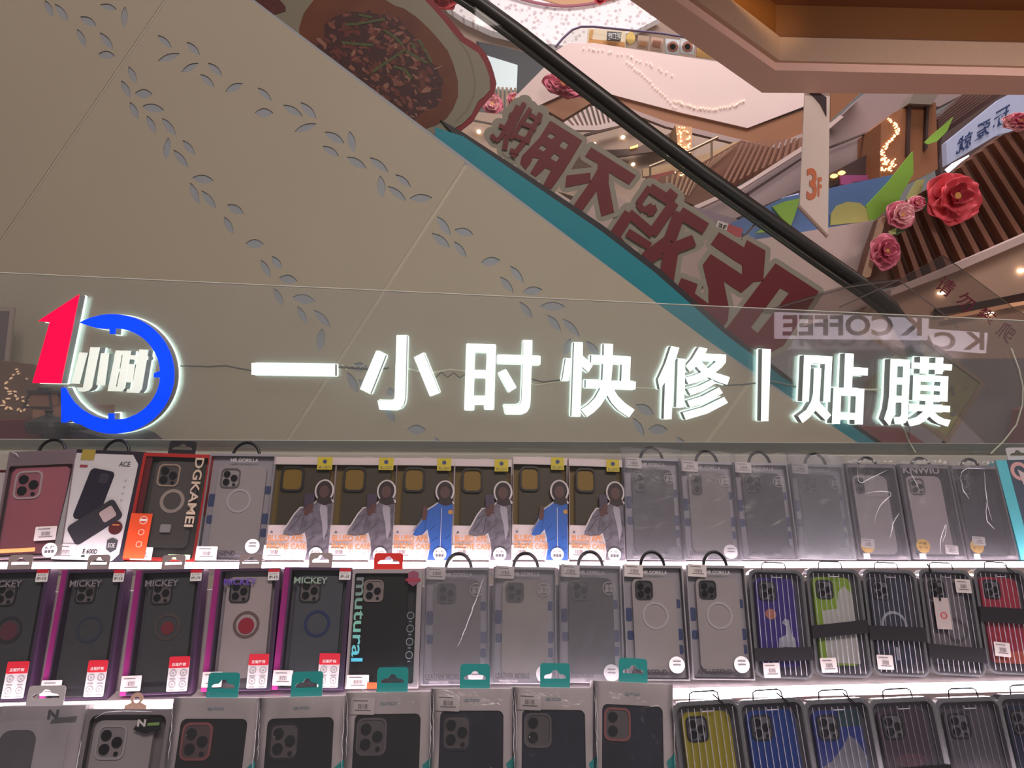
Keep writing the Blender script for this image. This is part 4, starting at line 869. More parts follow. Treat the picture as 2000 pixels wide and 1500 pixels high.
# ------------------------------------------------------------------ product packs
def fit(bx, by, tx, ty, Y):
    B = at(bx, by, Y, S); n = Vector((-S, 1, 0)).normalized()
    D = ray(tx, ty); k = math.tan(THETA)
    # point on the top ray lying in the leaning plane through B
    num = k * (CAM.z - B.z) - (CAM - B).dot(n); den = D.dot(n) - k * D.z
    P = CAM + D * (num / den); V = P - B; h = V.length; z = V.normalized()
    x = Vector((1, S, 0)); x = (x - z * x.dot(z)).normalized(); y = z.cross(x)
    m = Matrix(((x.x, y.x, z.x, B.x), (x.y, y.y, z.y, B.y), (x.z, y.z, z.z, B.z), (0, 0, 0, 1)))
    return m, h
class Pack:
    def __init__(self, name, spec, label, cat='phone case box', group=None):
        bx, by, wpx, tx, ty, Y = spec
        Y = 1.30 if Y > 1.28 else (1.15 if Y > 1.1 else .985)
        m, self.h = fit(bx, by, tx, ty, Y); self.w = wpx / F_PX * m.translation.y
        self.m = m; self.r = thing(name, m, label, cat, group)
    def X(self, u): return (u - .5) * self.w
    def Z(self, v): return v * self.h
    def R(self, u0, v0, u1, v1): return rect(self.X(u0), self.Z(v0), self.X(u1), self.Z(v1))
    def RR(self, u0, v0, u1, v1, r): return rr(self.X(u0), self.Z(v0), self.X(u1), self.Z(v1), r)
    def add(self, name, mb, m, parent=None, label=None):
        o = mb.build(name, m, parent or self.r)
        if label: o['label'] = label
        return o
    def poly(self, pts): return [(self.X(u), self.Z(v)) for u, v in pts]
    def txt(self, s, u0, v0, u1, v1, m, y=-.0011, vert=False, bold=.0, name='lettering', parent=None):
        mb = MB()
        if vert: mb.text(s, 0, 0, 0, 0, y, bold, mapf=lambda a, b: (self.X(u0 + (u1 - u0) * b), self.Z(v1 - (v1 - v0) * a)))
        else: mb.text(s, self.X(u0), self.Z(v0), self.X(u1), self.Z(v1), y, bold)
        return self.add(name, mb, m, parent)
    def shell(self, d, col, window=None, wr=.004, front=True, back=None, name='carton'):
        """box body: sides and back, plus a front sheet that may have a window"""
        w, h = self.w, self.h; t = .0012; mb = MB()
        x0, x1 = -w / 2, w / 2
        mb.box(x0, x0 + t, 0.0012, d, 0, h); mb.box(x1 - t, x1, 0.0012, d, 0, h); mb.box(x0 + t, x1 - t, .0012, d, 0, t); mb.box(x0 + t, x1 - t, .0012, d, h - t, h)
        mb.box(x0 + t, x1 - t, d - t, d, t, h - t)
        if front:
            loops = [rect(x0, 0, x1, h)]
            if window: loops.append(self.RR(*window, wr))
            mb.prism(loops, 0, .0010)
        return self.add(name, mb, col)
    def filmfront(self, m=None, y=-.0006, u0=.0, v0=.0, u1=1, v1=1, name='window_film'):
        mb = MB(); mb.flat(self.R(u0, v0, u1, v1), y); return self.add(name, mb, m or CLEAR)
    def insert(self, y, col, u0=.03, v0=.02, u1=.97, v1=.98, name='backing_card'):
        mb = MB(); mb.prism(self.R(u0, v0, u1, v1), y, y + .001); return self.add(name, mb, col)
    def phone(self, u0, v0, u1, v1, col, cam='tri', camcol=None, rimcol=None, y0=.006, d=.009, ring=None, lens=True, cs=.44, camfill=None, r=.011, ch=None):
        case = self.add('phone_case', MB().prism(self.RR(u0, v0, u1, v1, r), y0, y0 + d), col)
        w = (u1 - u0) * self.w; s = w * cs; X0 = self.X(u0) + w * .07; Z1 = self.Z(v1) - w * .07; sh = s * (ch or 1.08)
        cc = camcol or mat('lens_glass', (26, 27, 36), .15)
        bump = MB(); bump.prism([rr(X0, Z1 - sh, X0 + s, Z1, s * .24), rr(X0 + s * .07, Z1 - sh + s * .07, X0 + s * .93, Z1 - s * .07, s * .19)], y0 - .0022, y0 - .0001)
        self.add('camera_frame', bump, rimcol or col, case)
        if camfill: self.add('camera_window', MB().flat(rr(X0 + s * .07, Z1 - sh + s * .07, X0 + s * .93, Z1 - s * .07, s * .19), y0 - .0006), camfill, case)
        if lens:
            spots = {'tri': [(.31, .70, .17), (.31, .30, .17), (.70, .50, .17), (.72, .17, .07)], 'duo': [(.33, .72, .18), (.33, .30, .18)], 'duov': [(.5, .74, .25), (.5, .28, .25)]}[cam]
            for a, b, q in spots:
                self.add('lens', MB().prism(circ(X0 + s * a, Z1 - sh + sh * b, s * q, 20), y0 - .0030, y0 - .0008), cc, case)
        if ring:
            rc, ru, rv, rad, th = ring
            cx, cz = self.X(ru), self.Z(rv)
            self.add('magnet_ring', MB().prism([circ(cx, cz, rad, 36), circ(cx, cz, rad - th, 36)], y0 - .0012, y0 - .0001), rc, case)
        return case
    def tab(self, col, wf=.36, hh=.026, uc=.5, y=.008, hole=True, skew=0.0):
        w = self.w * wf; cx = self.X(uc); h = self.h
        outl = rr(cx - w / 2, h - .004, cx + w / 2, h + hh, .005)
        outl = [(x, z) if z > h + .004 else (x, h - .004) if False else (x, z) for x, z in outl]
        hw = w * .36; z0 = h + hh * .36
        ho = [(cx - hw, z0), (cx + hw, z0), (cx + hw * 1.02, z0 + .003), (cx + hw * .8, z0 + .0055), (cx + hw * .4, z0 + .0065), (cx + hw * .16, z0 + .0115), (cx - hw * .16, z0 + .0115), (cx - hw * .4, z0 + .0065), (cx - hw * .8, z0 + .0055), (cx - hw * 1.02, z0 + .003)]
        return self.add('hang_tab', MB().prism([outl, ho] if hole else [outl], y, y + .0012), col)
    def loop(self, col, wf=.36, hh=.022, uc=.5, y=.008, thick=.0028):
        cx = self.X(uc); w = self.w * wf / 2; h = self.h
        pts = [(cx - w * math.cos(a), y, h - .003 + (hh + .003) * math.sin(a)) for a in [math.pi * i / 14 for i in range(15)]]
        return self.add('hang_loop', MB().tube(pts, thick, 8), col)
    def price(self, u0, v0, wm=.030, hm=.020, y=-.0014, rot=0.0, name='price_sticker', col=None):
        x, z = self.X(u0), self.Z(v0); c, s = math.cos(rot), math.sin(rot)
        def T(a, b): return (x + a * c - b * s, z + a * s + b * c)
        col = col or mat('price_paper', (214, 206, 206), .5)
        o = self.add(name, MB().prism([T(*p) for p in rr(0, 0, wm, hm, .0012, 2)], y, y + .0003), col)
        mb = MB(); rnd_ = random.Random(int((u0 + v0) * 1000)); a = wm * .32
        while a < wm * .72:
            b = rnd_.choice([.0004, .0008, .0012]); mb.flat([T(a, hm * .34), T(a + b, hm * .34), T(a + b, hm * .62), T(a, hm * .62)], y - .0003); a += b + rnd_.choice([.0005, .0009])
        mb.flat([T(wm * .2, hm * .22), T(wm * .85, hm * .22), T(wm * .85, hm * .28), T(wm * .2, hm * .28)], y - .0003)
        mb.flat([T(wm * .12, hm * .78), T(wm * .7, hm * .78), T(wm * .7, hm * .84), T(wm * .12, hm * .84)], y - .0003)
        self.add('barcode', mb, mat('faded_ink', (120, 112, 118), .5), o); return o
    def round(self, u, v, rad, col, y=-.0016, lines=3, ink=None, text=None):
        cx, cz = self.X(u), self.Z(v); o = self.add('round_sticker', MB().prism(circ(cx, cz, rad, 28), y, y + .0004), col); mb = MB()
        if text:
            n = len(text)
            for i, t_ in enumerate(text):
                hgt = rad * 1.1 / n; z1 = cz + rad * .55 - i * hgt; mb.text(t_, cx - rad * .62, z1 - hgt * .75, cx + rad * .62, z1, y - .0004, .01)
        else:
            for i in range(lines): z1 = cz + rad * (.5 - i * .42); mb.flat(rect(cx - rad * .5, z1 - rad * .16, cx + rad * .5, z1), y - .0004)
        self.add('sticker_print', mb, ink or INK, o); return o
    def bag(self, m=None, top=.018, side=.004, y=-.006, seed=0, low=.0, d=.02):
        rnd_ = random.Random(seed); nx, nz = 14, 22; w = self.w / 2 + side; vs = []; fs = []
        ph = [rnd_.uniform(0, 6) for _ in range(6)]
        for j in range(nz + 1):
            for i in range(nx + 1):
                u, v = i / nx, j / nz; x = -w + 2 * w * u; z = low + (self.h + top - low) * v
                yy = y - .0012 * (math.sin(7 * u + 5 * v + ph[0]) * math.sin(9 * v - 4 * u + ph[1]) + .5 * math.sin(23 * u - 15 * v + ph[2]))
                yy = min(yy, -.0032)
                if v > .9: z += .0015 * math.sin(11 * u + ph[3])
                vs.append((x, yy if .02 < u < .98 else 0.002, z))
        for j in range(nz):
            for i in range(nx): a = j * (nx + 1) + i; fs.append((a, a + 1, a + nx + 2, a + nx + 1))
        mb = MB(); mb._add(vs, fs); o = self.add('plastic_bag', mb, m or BAG)
        for p in o.data.polygons: p.use_smooth = True
        return o
    def shine(self, lines, w=.0016, y=-.0075, m=None):
        """raised creases of the crumpled wrap that catch the light"""
        rnd_ = random.Random(len(lines) + int(self.w * 1e5)); w *= .6
        for pts in lines:
            if len(pts) < 2: continue
            q = []; N = 14
            for i in range(N + 1):
                u, v = interp(pts, i / N); a_, b_ = interp(pts, max(0, i / N - .08)), interp(pts, min(1, i / N + .08)); u = (u + a_[0] + b_[0]) / 3 + rnd_.uniform(-.008, .008); v = (v + a_[1] + b_[1]) / 3
                q.append((self.X(u), y, self.Z(v)))
            mb = MB(); mb.tube(q, [w * (.15 + .85 * math.sin(math.pi * i / N) * rnd_.uniform(.5, 1)) for i in range(N + 1)], 5)
            self.add('wrap_crease', mb, m or mat('crease_plastic', (222, 222, 230), .15))

# colours
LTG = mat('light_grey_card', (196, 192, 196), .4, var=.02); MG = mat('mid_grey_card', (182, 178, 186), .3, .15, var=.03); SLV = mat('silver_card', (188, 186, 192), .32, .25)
DKG = mat('dark_grey_card', (70, 70, 76), .45); NAVY = mat('navy_case', (34, 38, 62), .5); BLKC = mat('black_case', (26, 26, 32), .45); GREYC = mat('grey_case', (120, 116, 118), .5)
CLC = mat('clear_case', (192, 186, 190), .2); PURP = mat('purple_card', (88, 60, 110), .4); MAG = mat('magenta_card', (190, 40, 130), .4); ORNG = mat('orange_print_card', (232, 84, 44), .45)
LENS = mat('lens_glass', (26, 27, 36), .15); CORD = mat('black_cord', (24, 24, 30), .45); TABG = mat('grey_tab', (176, 160, 162), .5); TABT = mat('teal_tab', (40, 158, 158), .45); TABR = mat('red_tab', (236, 48, 44), .45)
TABC = mat('clear_tab', (206, 200, 206), .2); YEL = mat('yellow_card', (200, 182, 40), .5); BRN = mat('olive_insert', (122, 98, 30), .5, var=.05); OLV = mat('olive_case', (74, 66, 44), .45)
REDL = mat('red_label', (206, 36, 56), .5); LINK = mat('light_ink', (196, 190, 194), .5)

# ---- row one
p = Pack('phone_case_pack', (50, 1090, 133, 84, 880, 1.30), 'clear pack with pink case and white camera frame, leftmost of the upper row')
p.shell(.022, mat('dusty_clear', (150, 132, 140), .3), (.04, .02, .98, .86)); PKC = mat('pink_case', (196, 118, 134), .45, var=.06, scale=40)
p.insert(.012, mat('pink_case_dim', (170, 110, 124), .5)); p.phone(.08, .04, .92, .85, PKC, 'tri', rimcol=mat('white_frame', (210, 196, 200), .4), camfill=mat('pink_fill', (186, 120, 134), .4), cs=.48)
p.filmfront(); p.price(.58, .15, .036, .024); p.round(.83, .06, .0125, WHITE, text=['6.7"', '---']); p.add('colour_band', MB().flat(p.R(.06, .055, .62, .09), -.0012), mat('orange_band', (232, 150, 90), .5)); p.loop(CORD, .40, uc=.60)
p.shine([[(.06, .99), (.14, .97), (.2, .93)]], .0012)

p = Pack('phone_case_box', (170, 1094, 140, 217, 880, 1.30), 'white printed box with two black cases pictured crossed, second in the upper row')
p.shell(.022, mat('black_side', (48, 44, 56), .4)); fp = p.poly([(.0, .0), (.86, 0), (.97, .05), (.97, .9), (.89, .96), (.03, .96)])
p.add('front_print', MB().prism(p.poly([(.01, .0), (.84, 0), (.92, .06), (.93, .88), (.83, .965), (.02, .965)]), -.0006, -.0001), mat('white_grey_card', (206, 204, 208), .4)); BP = mat('pictured_case', (40, 38, 52), .45)
r_ = math.radians
def rrot(p, cu, cv, w, h, ang, rad):
    cx, cz = p.X(cu), p.Z(cv); return [(cx + x * math.cos(ang) - z * math.sin(ang), cz + x * math.sin(ang) + z * math.cos(ang)) for x, z in rr(-w / 2, -h / 2, w / 2, h / 2, rad)]
c1 = p.add('pictured_case', MB().prism(rrot(p, .40, .58, .044, .092, r_(-9), .008), -.0012, -.0007), BP)
p.add('pictured_camera', MB().flat(rrot(p, .49, .735, .016, .018, r_(-9), .005), -.0015), mat('pictured_cam', (62, 58, 70), .4), c1)
c2 = p.add('pictured_case', MB().prism([rrot(p, .50, .335, .040, .088, r_(-52), .008)], -.0018, -.0014), mat('pictured_case2', (52, 50, 58), .45))
p.add('case_opening', MB().flat(rrot(p, .655, .41, .022, .024, r_(-52), .004), -.0021), mat('case_inside', (178, 160, 160), .5), c2)
p.txt('E 600D', .42, .055, .62, .095, BLACK, bold=.02); p.price(.02, .0, .036, .026); p.round(.80, .29, .0118, mat('maroon_round', (88, 40, 44), .4), lines=1, ink=mat('copper_ink', (220, 140, 90), .4))
p.add('shield_print', MB().flat(p.poly([(.72, .18), (.79, .20), (.87, .18), (.87, .10), (.80, .07), (.73, .10)]), -.0012), DKG); p.txt('EOE', .75, .115, .84, .155, WHITE, -.0015)
p.add('logo_tag', MB().flat(p.R(.10, .90, .29, 1.0), -.0016), mat('dull_yellow', (170, 150, 70), .5)); p.txt('ACE', .66, .85, .82, .90, INK, bold=.03); p.add('red_patch', MB().flat(p.R(.11, .83, .22, .855), -.0012), mat('muted_red', (150, 70, 80), .5))
for i, v in enumerate((.72, .66, .60, .54)): p.add('icon_print', MB().flat(circ(p.X(.80), p.Z(v), .0022, 10), -.0012), mat('faint_ink', (168, 166, 172), .5))
p.add('arrow_print', MB().flat(p.R(.41, .022, .46, .042), -.0012), mat('green_black', (50, 70, 60), .5)); p.txt('PHONE&PHONE CASE', .47, .022, .88, .040, LINK); p.loop(CORD, .36, uc=.55)

p = Pack('phone_case_box', (310, 1095, 138, 348, 886, 1.30), 'red-edged box with clear ring-stand case and large vertical lettering, third in the upper row')
p.shell(.022, mat('red_carton', (206, 50, 44), .4), (.045, .03, .955, .965), .001); p.insert(.014, mat('carbon_grey', (84, 80, 80), .4, var=.12, scale=90)); p.insert(.0035, mat('dark_cherry', (120, 36, 44), .4), .03, .03, .13, .97, 'side_liner')
CS = p.phone(.20, .12, .84, .93, mat('smoke_case', (104, 98, 98), .15), 'tri', rimcol=mat('champagne', (200, 178, 160), .3), ring=(mat('champagne_ring', (196, 180, 172), .35), .52, .55, .0215, .006), cs=.50, ch=1.05)
p.add('kickstand', MB().prism(rr(p.X(.43), p.Z(.255), p.X(.58), p.Z(.33), .002), .001, .0045), CLC); p.filmfront()
p.txt('DGKAMEI', .77, .31, .90, .965, mat('pale_gold', (206, 186, 168), .4), vert=True, bold=.02)
p.add('orange_flap', MB().prism(p.R(.0, .01, .30, .42), -.002, -.0012), ORNG); 
for v, q in ((.36, .0075), (.25, .0055), (.14, .0055)): p.add('icon_print', MB().prism([circ(p.X(.19), p.Z(v), q, 18), circ(p.X(.19), p.Z(v), q * .72, 18)], -.0024, -.0021), mat('orange_pale', (246, 170, 150), .5))
p.add('white_dash', MB().flat(p.R(.145, .35, .235, .37), -.0026), WHITE); p.price(.10, .0, .036, .022); p.add('colour_strip', MB().flat(p.R(.62, .015, .93, .058), -.0014), mat('mint_yellow', (172, 220, 160), .4)); p.txt('For', .64, .024, .70, .048, INK, -.0017); p.tab(mat('black_tab', (44, 44, 52), .4), .40, uc=.52)

def gorilla(spec, label, card, phone, bag=None, legend='APE LEGEND', tu=(.36, .72), lp=None, ring=None, badge=True, cam='tri', st='tl', camcol=None, rnd_=WHITE, rim=None, ptab='loop', seed=0, logo=True, blur=False, group=None):
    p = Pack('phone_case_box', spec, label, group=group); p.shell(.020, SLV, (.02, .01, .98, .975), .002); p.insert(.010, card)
    bl = mat('blue_print', (70, 84, 132), .5); mb = MB()
    for u0, v0, u1, v1 in ((.04, .50, .14, .62), (.05, .34, .15, .42), (.86, .62, .95, .70), (.86, .34, .96, .44), (.87, .22, .95, .30)): mb.flat(p.RR(u0, v0, u1, v1, .003), .0096)
    p.add('blue_print', mb, bl)
    p.phone(.15, .07, .87, .89, phone, cam, rimcol=rim or mat('grey_rim', (96, 92, 96), .4), ring=ring, y0=.003, d=.0068, camfill=camcol, cs=.40 if cam == 'tri' else .26, ch=1.05 if cam == 'tri' else 1.9, r=.012)
    p.filmfront()
    if logo: p.txt('MR.GORILLA', .32, .915, .74, .95, LINK, bold=.03)
    p.txt(legend, tu[0], .043, tu[1], .090, mat('ink_dark', (34, 32, 38), .5), bold=.03)
    if legend != 'APE LEGEND': p.txt('PHONE CASE', .12, .012, .40, .034, LINK)
    if badge: p.add('badge_print', MB().prism([circ(p.X(.80), p.Z(.80), .0105, 24), circ(p.X(.80), p.Z(.80), .0095, 24)], -.0012, -.0010), LINK); p.txt('全球\n首发', .73, .765, .87, .835, LINK, bold=.02)
    p.round(.80, .13 if legend == 'APE LEGEND' else .085, .0125, rnd_, lines=2, ink=mat('sticker_ink', (130, 128, 134), .5))
    if st == 'tl': p.price(.02, .895, .031, .020, rot=-.04)
    if st == 'bl': p.price(.0, .0, .036, .024)
    p.loop(CORD, .40, uc=.52, hh=.023)
    if bag: p.bag(bag, seed=seed)
    return p
RNG = mat('ring_white', (206, 200, 204), .4); LG = mat('case_light_grey', (184, 176, 178), .45)
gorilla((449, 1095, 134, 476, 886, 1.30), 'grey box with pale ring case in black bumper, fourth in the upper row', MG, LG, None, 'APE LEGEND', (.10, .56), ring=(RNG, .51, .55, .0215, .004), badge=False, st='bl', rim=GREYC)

def figure_box(spec, label, blue):
    p = Pack('phone_case_box', spec, label); p.shell(.020, mat('lilac_white', (206, 192, 194), .4), (.0, .33, 1.0, .925), .0008)
    p.insert(.014, BRN, .01, .01, .99, .97); p.add('olive_case', MB().prism([p.RR(.12, .05, .90, .90, .012)], .006, .0135), OLV)
    cf = MB(); cf.prism([p.RR(.13, .66, .50, .91, .010), p.RR(.165, .68, .465, .89, .008)], .002, .0058); p.add('camera_frame', cf, mat('dark_olive_rim', (44, 42, 38), .4))
    p.add('camera_window', MB().flat(p.RR(.165, .68, .465, .89, .008), .0052), mat('mustard_fill', (150, 118, 26), .5)); p.filmfront(None, -.0003, 0, .33, 1, .925)
    yt = p.add('logo_tag', MB().prism(p.R(.70, .875, .94, 1.0), -.0018, -.0012), mat('yellow_tag', (196, 180, 50), .5)); p.add('logo_disc', MB().flat(circ(p.X(.82), p.Z(.955), .0038, 16), -.0021), mat('navy_print', (52, 68, 112)), yt); p.txt('BLUEO', .73, .885, .92, .912, INK, -.0021, parent=yt)
    out = MB(); jk = MB(); hd = MB(); fc = MB(); hn = MB(); y = -.0016; prof = [(.99, .57), (.93, .61), (.80, .61), (.70, .55)]
    if not blue: body = [(.99, .56), (.90, .60), (.78, .57), (.64, .50), (.50, .49), (.42, .43), (.34, .34), (.27, .27), (.27, .235), (.40, .225), (.54, .235), (.60, .26), (.64, .18), (.66, .08), (.64, .0), (.99, .0)]
    else: body = [(.99, .55), (.90, .58), (.78, .56), (.66, .51), (.55, .47), (.48, .37), (.37, .28), (.34, .235), (.40, .225), (.50, .24), (.58, .29), (.62, .20), (.63, .10), (.60, .0), (.99, .0)]
    bp = p.poly(body); out.prism(bp, y, y + .0006); out.stroke(bp, .0052, y)
    hc = (p.X(.85), p.Z(.665)); out.flat(circ(hc[0], hc[1], .0172, 24, .0205), y - .0001); jk.prism(bp, y - .0010, y - .0004)
    f = p.add('die_cut_outline', out, mat('cut_white', (206, 198, 200), .5), None, 'white die-cut outline of a standing figure')
    p.add('printed_jacket', jk, mat('jacket_blue', (44, 88, 164), .5) if blue else mat('jacket_silver', (98, 94, 104), .35, var=1.0, scale=70), f)
    fd = MB()
    for a_, b_ in (((.34, .27), (.50, .40)), ((.52, .26), (.56, .40)), ((.62, .28), (.72, .34)), ((.66, .18), (.76, .22)), ((.68, .08), (.80, .13)), ((.88, .20), (.96, .24)), ((.86, .08), (.97, .12)), ((.42, .40), (.54, .43))): fd.stroke(p.poly([a_, b_]), .0011, y - .00115, False)
    p.add('fold_print', fd, mat('fold_blue', (30, 62, 124), .5) if blue else mat('fold_dark', (54, 50, 60), .5), f)
    hd.prism(circ(hc[0], hc[1], .0140, 24, .0175), y - .0012, y - .0005); hd.prism(p.poly([(.76, .60), (.96, .60), (.99, .54), (.86, .52), (.74, .55)]), y - .0013, y - .0006); p.add('printed_hood', hd, mat('hood_dark', (44, 34, 38), .5), f)
    fc.flat(circ(hc[0], hc[1] - .002, .0088, 20, .0110), y - .0016); p.add('printed_face', fc, mat('face_brown', (84, 60, 58), .5), f)
    if blue:
        hn.stroke(p.poly([(.515, .40), (.53, .47)]), .0085, y - .0016); hn.flat(circ(p.X(.53), p.Z(.50), .0035), y - .0017)
        p.add('zip_print', MB().flat(p.R(.80, .02, .808, .50), y - .0016), LINK, f); p.add('badge_print', MB().flat(circ(p.X(.955), p.Z(.46), .0042, 14), y - .0016), mat('copper_badge', (170, 130, 70), .5), f)
    else:
        p.add('printed_phone', MB().prism(p.RR(.55, .50, .70, .635, .002), y - .0012, y - .0006), mat('printed_phone', (66, 58, 76), .4), f); hn.stroke(p.poly([(.60, .44), (.645, .49), (.66, .52)]), .0085, y - .0018); hn.stroke(p.poly([(.56, .50), (.68, .485)]), .0035, y - .0019); hn.stroke(p.poly([(.56, .47), (.69, .455)]), .0035, y - .00195)
        p.add('shirt_print', MB().flat(p.poly([(.82, .55), (.92, .50), (.95, .30), (.90, .18), (.86, .34), (.80, .48)]), y - .0012), mat('shirt_grey', (150, 146, 156), .5), f)
    p.add('printed_hand', hn, mat('hand_brown', (84, 54, 52), .5), f)
    cop = mat('copper_text', (206, 138, 84), .45); p.txt('BLUEO APE', .04, .175, .58, .235, cop, -.0030, bold=.02); p.txt('PHONE CASE', .04, .10, .64, .155, cop, -.0030, bold=.02)
    p.add('triangle_print', MB().flat(p.poly([(.06, .255), (.11, .255), (.085, .28)]), -.0012), INK); p.price(-.01, .01, .036, .024)
    for u in (.44, .54): p.add('icon_print', MB().prism([circ(p.X(u), p.Z(.045), .0036, 14), circ(p.X(u), p.Z(.045), .0028, 14)], -.0012, -.001), mat('peach_ink', (226, 180, 170), .5))
    p.round(.80, .055, .0115, WHITE, -.0042, text=['IP 15 Pro', '---'])
    mb = MB(); mb.tube([(p.X(.36 + .3 * i / 8), .009, p.h - .002 + .006 * math.sin(math.pi * i / 8)) for i in range(9)], .0006, 5); p.add('hang_loop', mb, TABC)
    return p
fb = [((578, 1094, 126, 597, 893, 1.30), 0, 'silver jacket figure box, leftmost of the six olive window boxes'), ((704, 1094, 124, 717, 894, 1.303), 0, 'silver jacket figure box directly left of the first blue jacket box'),
      ((823, 1094, 118, 832, 895, 1.306), 1, 'blue jacket figure box, third of the six olive window boxes'), ((941, 1094, 116, 944, 897, 1.309), 0, 'silver jacket figure box between the two blue jacket boxes'),
      ((1055, 1094, 111, 1055, 893, 1.312), 1, 'blue jacket figure box, fifth of the six olive window boxes'), ((1167, 1094, 110, 1163, 897, 1.315), 0, 'silver jacket figure box, rightmost of the six, beside the bagged grey boxes')]
for sp, bl, lab in fb: figure_box(sp, lab, bl)

DP = mat('case_dark_grey', (92, 90, 92), .5); BG = mat('case_beige_grey', (156, 148, 146), .5); SL = mat('case_slate', (80, 82, 88), .5)
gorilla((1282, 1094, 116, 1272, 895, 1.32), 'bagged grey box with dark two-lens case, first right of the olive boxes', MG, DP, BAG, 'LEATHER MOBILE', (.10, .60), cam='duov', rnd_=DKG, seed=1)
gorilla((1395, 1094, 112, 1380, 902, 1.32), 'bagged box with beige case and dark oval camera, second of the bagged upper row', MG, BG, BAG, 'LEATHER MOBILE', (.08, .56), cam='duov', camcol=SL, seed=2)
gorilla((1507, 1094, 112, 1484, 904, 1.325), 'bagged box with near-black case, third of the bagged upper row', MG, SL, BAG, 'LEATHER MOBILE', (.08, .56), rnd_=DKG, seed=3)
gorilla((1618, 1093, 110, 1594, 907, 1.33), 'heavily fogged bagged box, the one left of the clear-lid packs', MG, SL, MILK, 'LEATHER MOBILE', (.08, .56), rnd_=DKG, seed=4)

YR = mat('yellow_round', (222, 176, 52), .45)
def clearpack(spec, label, phone, lensm, text=None, cr=None, price=(.08, .12), rim=None):
    p = Pack('phone_case_pack', spec, label); p.shell(.022, mat('clear_shell', (150, 146, 152), .2), (.05, .03, .97, .96), .003); p.insert(.016, mat('smoke_back', (58, 56, 66), .4))
    p.phone(.14, .06, .82, .88, phone, 'duov' if not text else 'tri', rimcol=rim or GREYC, cs=.24 if not text else .42, ch=1.9 if not text else 1.1, camfill=lensm); p.filmfront()
    if text: p.txt(text, .08, .90, .80, .975, LINK, .0010, bold=.03)
    p.round(.20, .135, .0125, YR, ink=mat('brown_ink', (110, 80, 40), .5), text=['苹果', 'IP 16'] if True else None); p.price(price[0], price[1], .024, .016, y=-.0022, rot=-.08)
    p.add('info_square', MB().prism(p.R(.10, .005, .22, .06), -.0014, -.0011), WHITE); mb = MB()
    for i in range(3): mb.prism([circ(p.X(.80 + .055 * i), p.Z(.025), .0024, 12), circ(p.X(.80 + .055 * i), p.Z(.025), .0018, 12)], -.0014, -.0011)
    p.add('icon_print', mb, LINK); p.loop(CORD, .36, hh=.014); p.bag(BAG, .010, .003, seed=len(label)); p.shine(cr or [])
    mb = MB(); rnd_ = random.Random(len(label))
    for i in range(9): u = .05 + .1 * i; mb.flat(p.poly([(u, .995 + rnd_.uniform(0, .02)), (u + rnd_.uniform(.05, .12), 1.0 + rnd_.uniform(0, .03)), (u + rnd_.uniform(.05, .1), 1.015 + rnd_.uniform(0, .04)), (u + .01, 1.02 + rnd_.uniform(0, .03))]), -.004 - .0004 * i)
    p.add('crinkled_fold', mb, mat('crinkle', (206, 206, 200), .12)); return p
clearpack((1728, 1093, 104, 1698, 906, 1.335), 'clear-wrapped pack with pale case and oval camera, left of the three yellow-dot packs', LG, SL, cr=[[(.22, .97), (.16, .82), (.18, .76), (.50, .85), (.82, .93)], [(.24, .66), (.5, .70), (.86, .69), (.66, .60), (.46, .52), (.36, .34)], [(.62, .20), (.74, .38), (.90, .48)]])
clearpack((1838, 1093, 106, 1803, 907, 1.34), 'clear-wrapped pack with white case and three lenses, middle of the yellow-dot packs', mat('case_pale_pink', (192, 178, 182), .45), None, 'KNWIU', cr=[[(.16, .90), (.20, .86), (.30, .70)], [(.46, .05), (.50, .20), (.70, .38), (.62, .22), (.50, .16)]], price=(.60, .06))
clearpack((1942, 1093, 100, 1900, 909, 1.345), 'clear-wrapped pack with nearly black case, right of the three yellow-dot packs', mat('case_ink', (50, 48, 60), .4), None, cr=[[(.10, .80), (.14, .90), (.30, .96), (.70, .95)], [(.22, .62), (.12, .72), (.14, .84)], [(.66, .94), (.60, .76), (.56, .60), (.58, .38)], [(.56, .60), (.46, .40), (.60, .30)]], price=(.12, .15))
p = Pack('phone_case_box', (2046, 1092, 106, 1993, 898, 1.35), 'bright cyan-edged box cut by the right edge of the upper row')
p.shell(.022, mat('cyan_card', (96, 190, 206), .4)); p.add('front_print', MB().prism(p.R(.22, .0, 1, 1), -.0006, -.0001), mat('slate_print', (74, 84, 100), .5)); p.add('peach_curve', MB().prism([circ(p.X(.42), p.Z(.88), .018, 20), circ(p.X(.42), p.Z(.88), .011, 20)], -.0010, -.0007), mat('peach_print', (206, 160, 160), .5)); p.tab(LTG, .46, uc=.55); p.add('pink_print', MB().flat(p.poly([(.38, .9), (.5, .86), (.55, .7), (.45, .66), (.40, .8)]), -.0013), mat('rose_white', (200, 180, 186), .5))

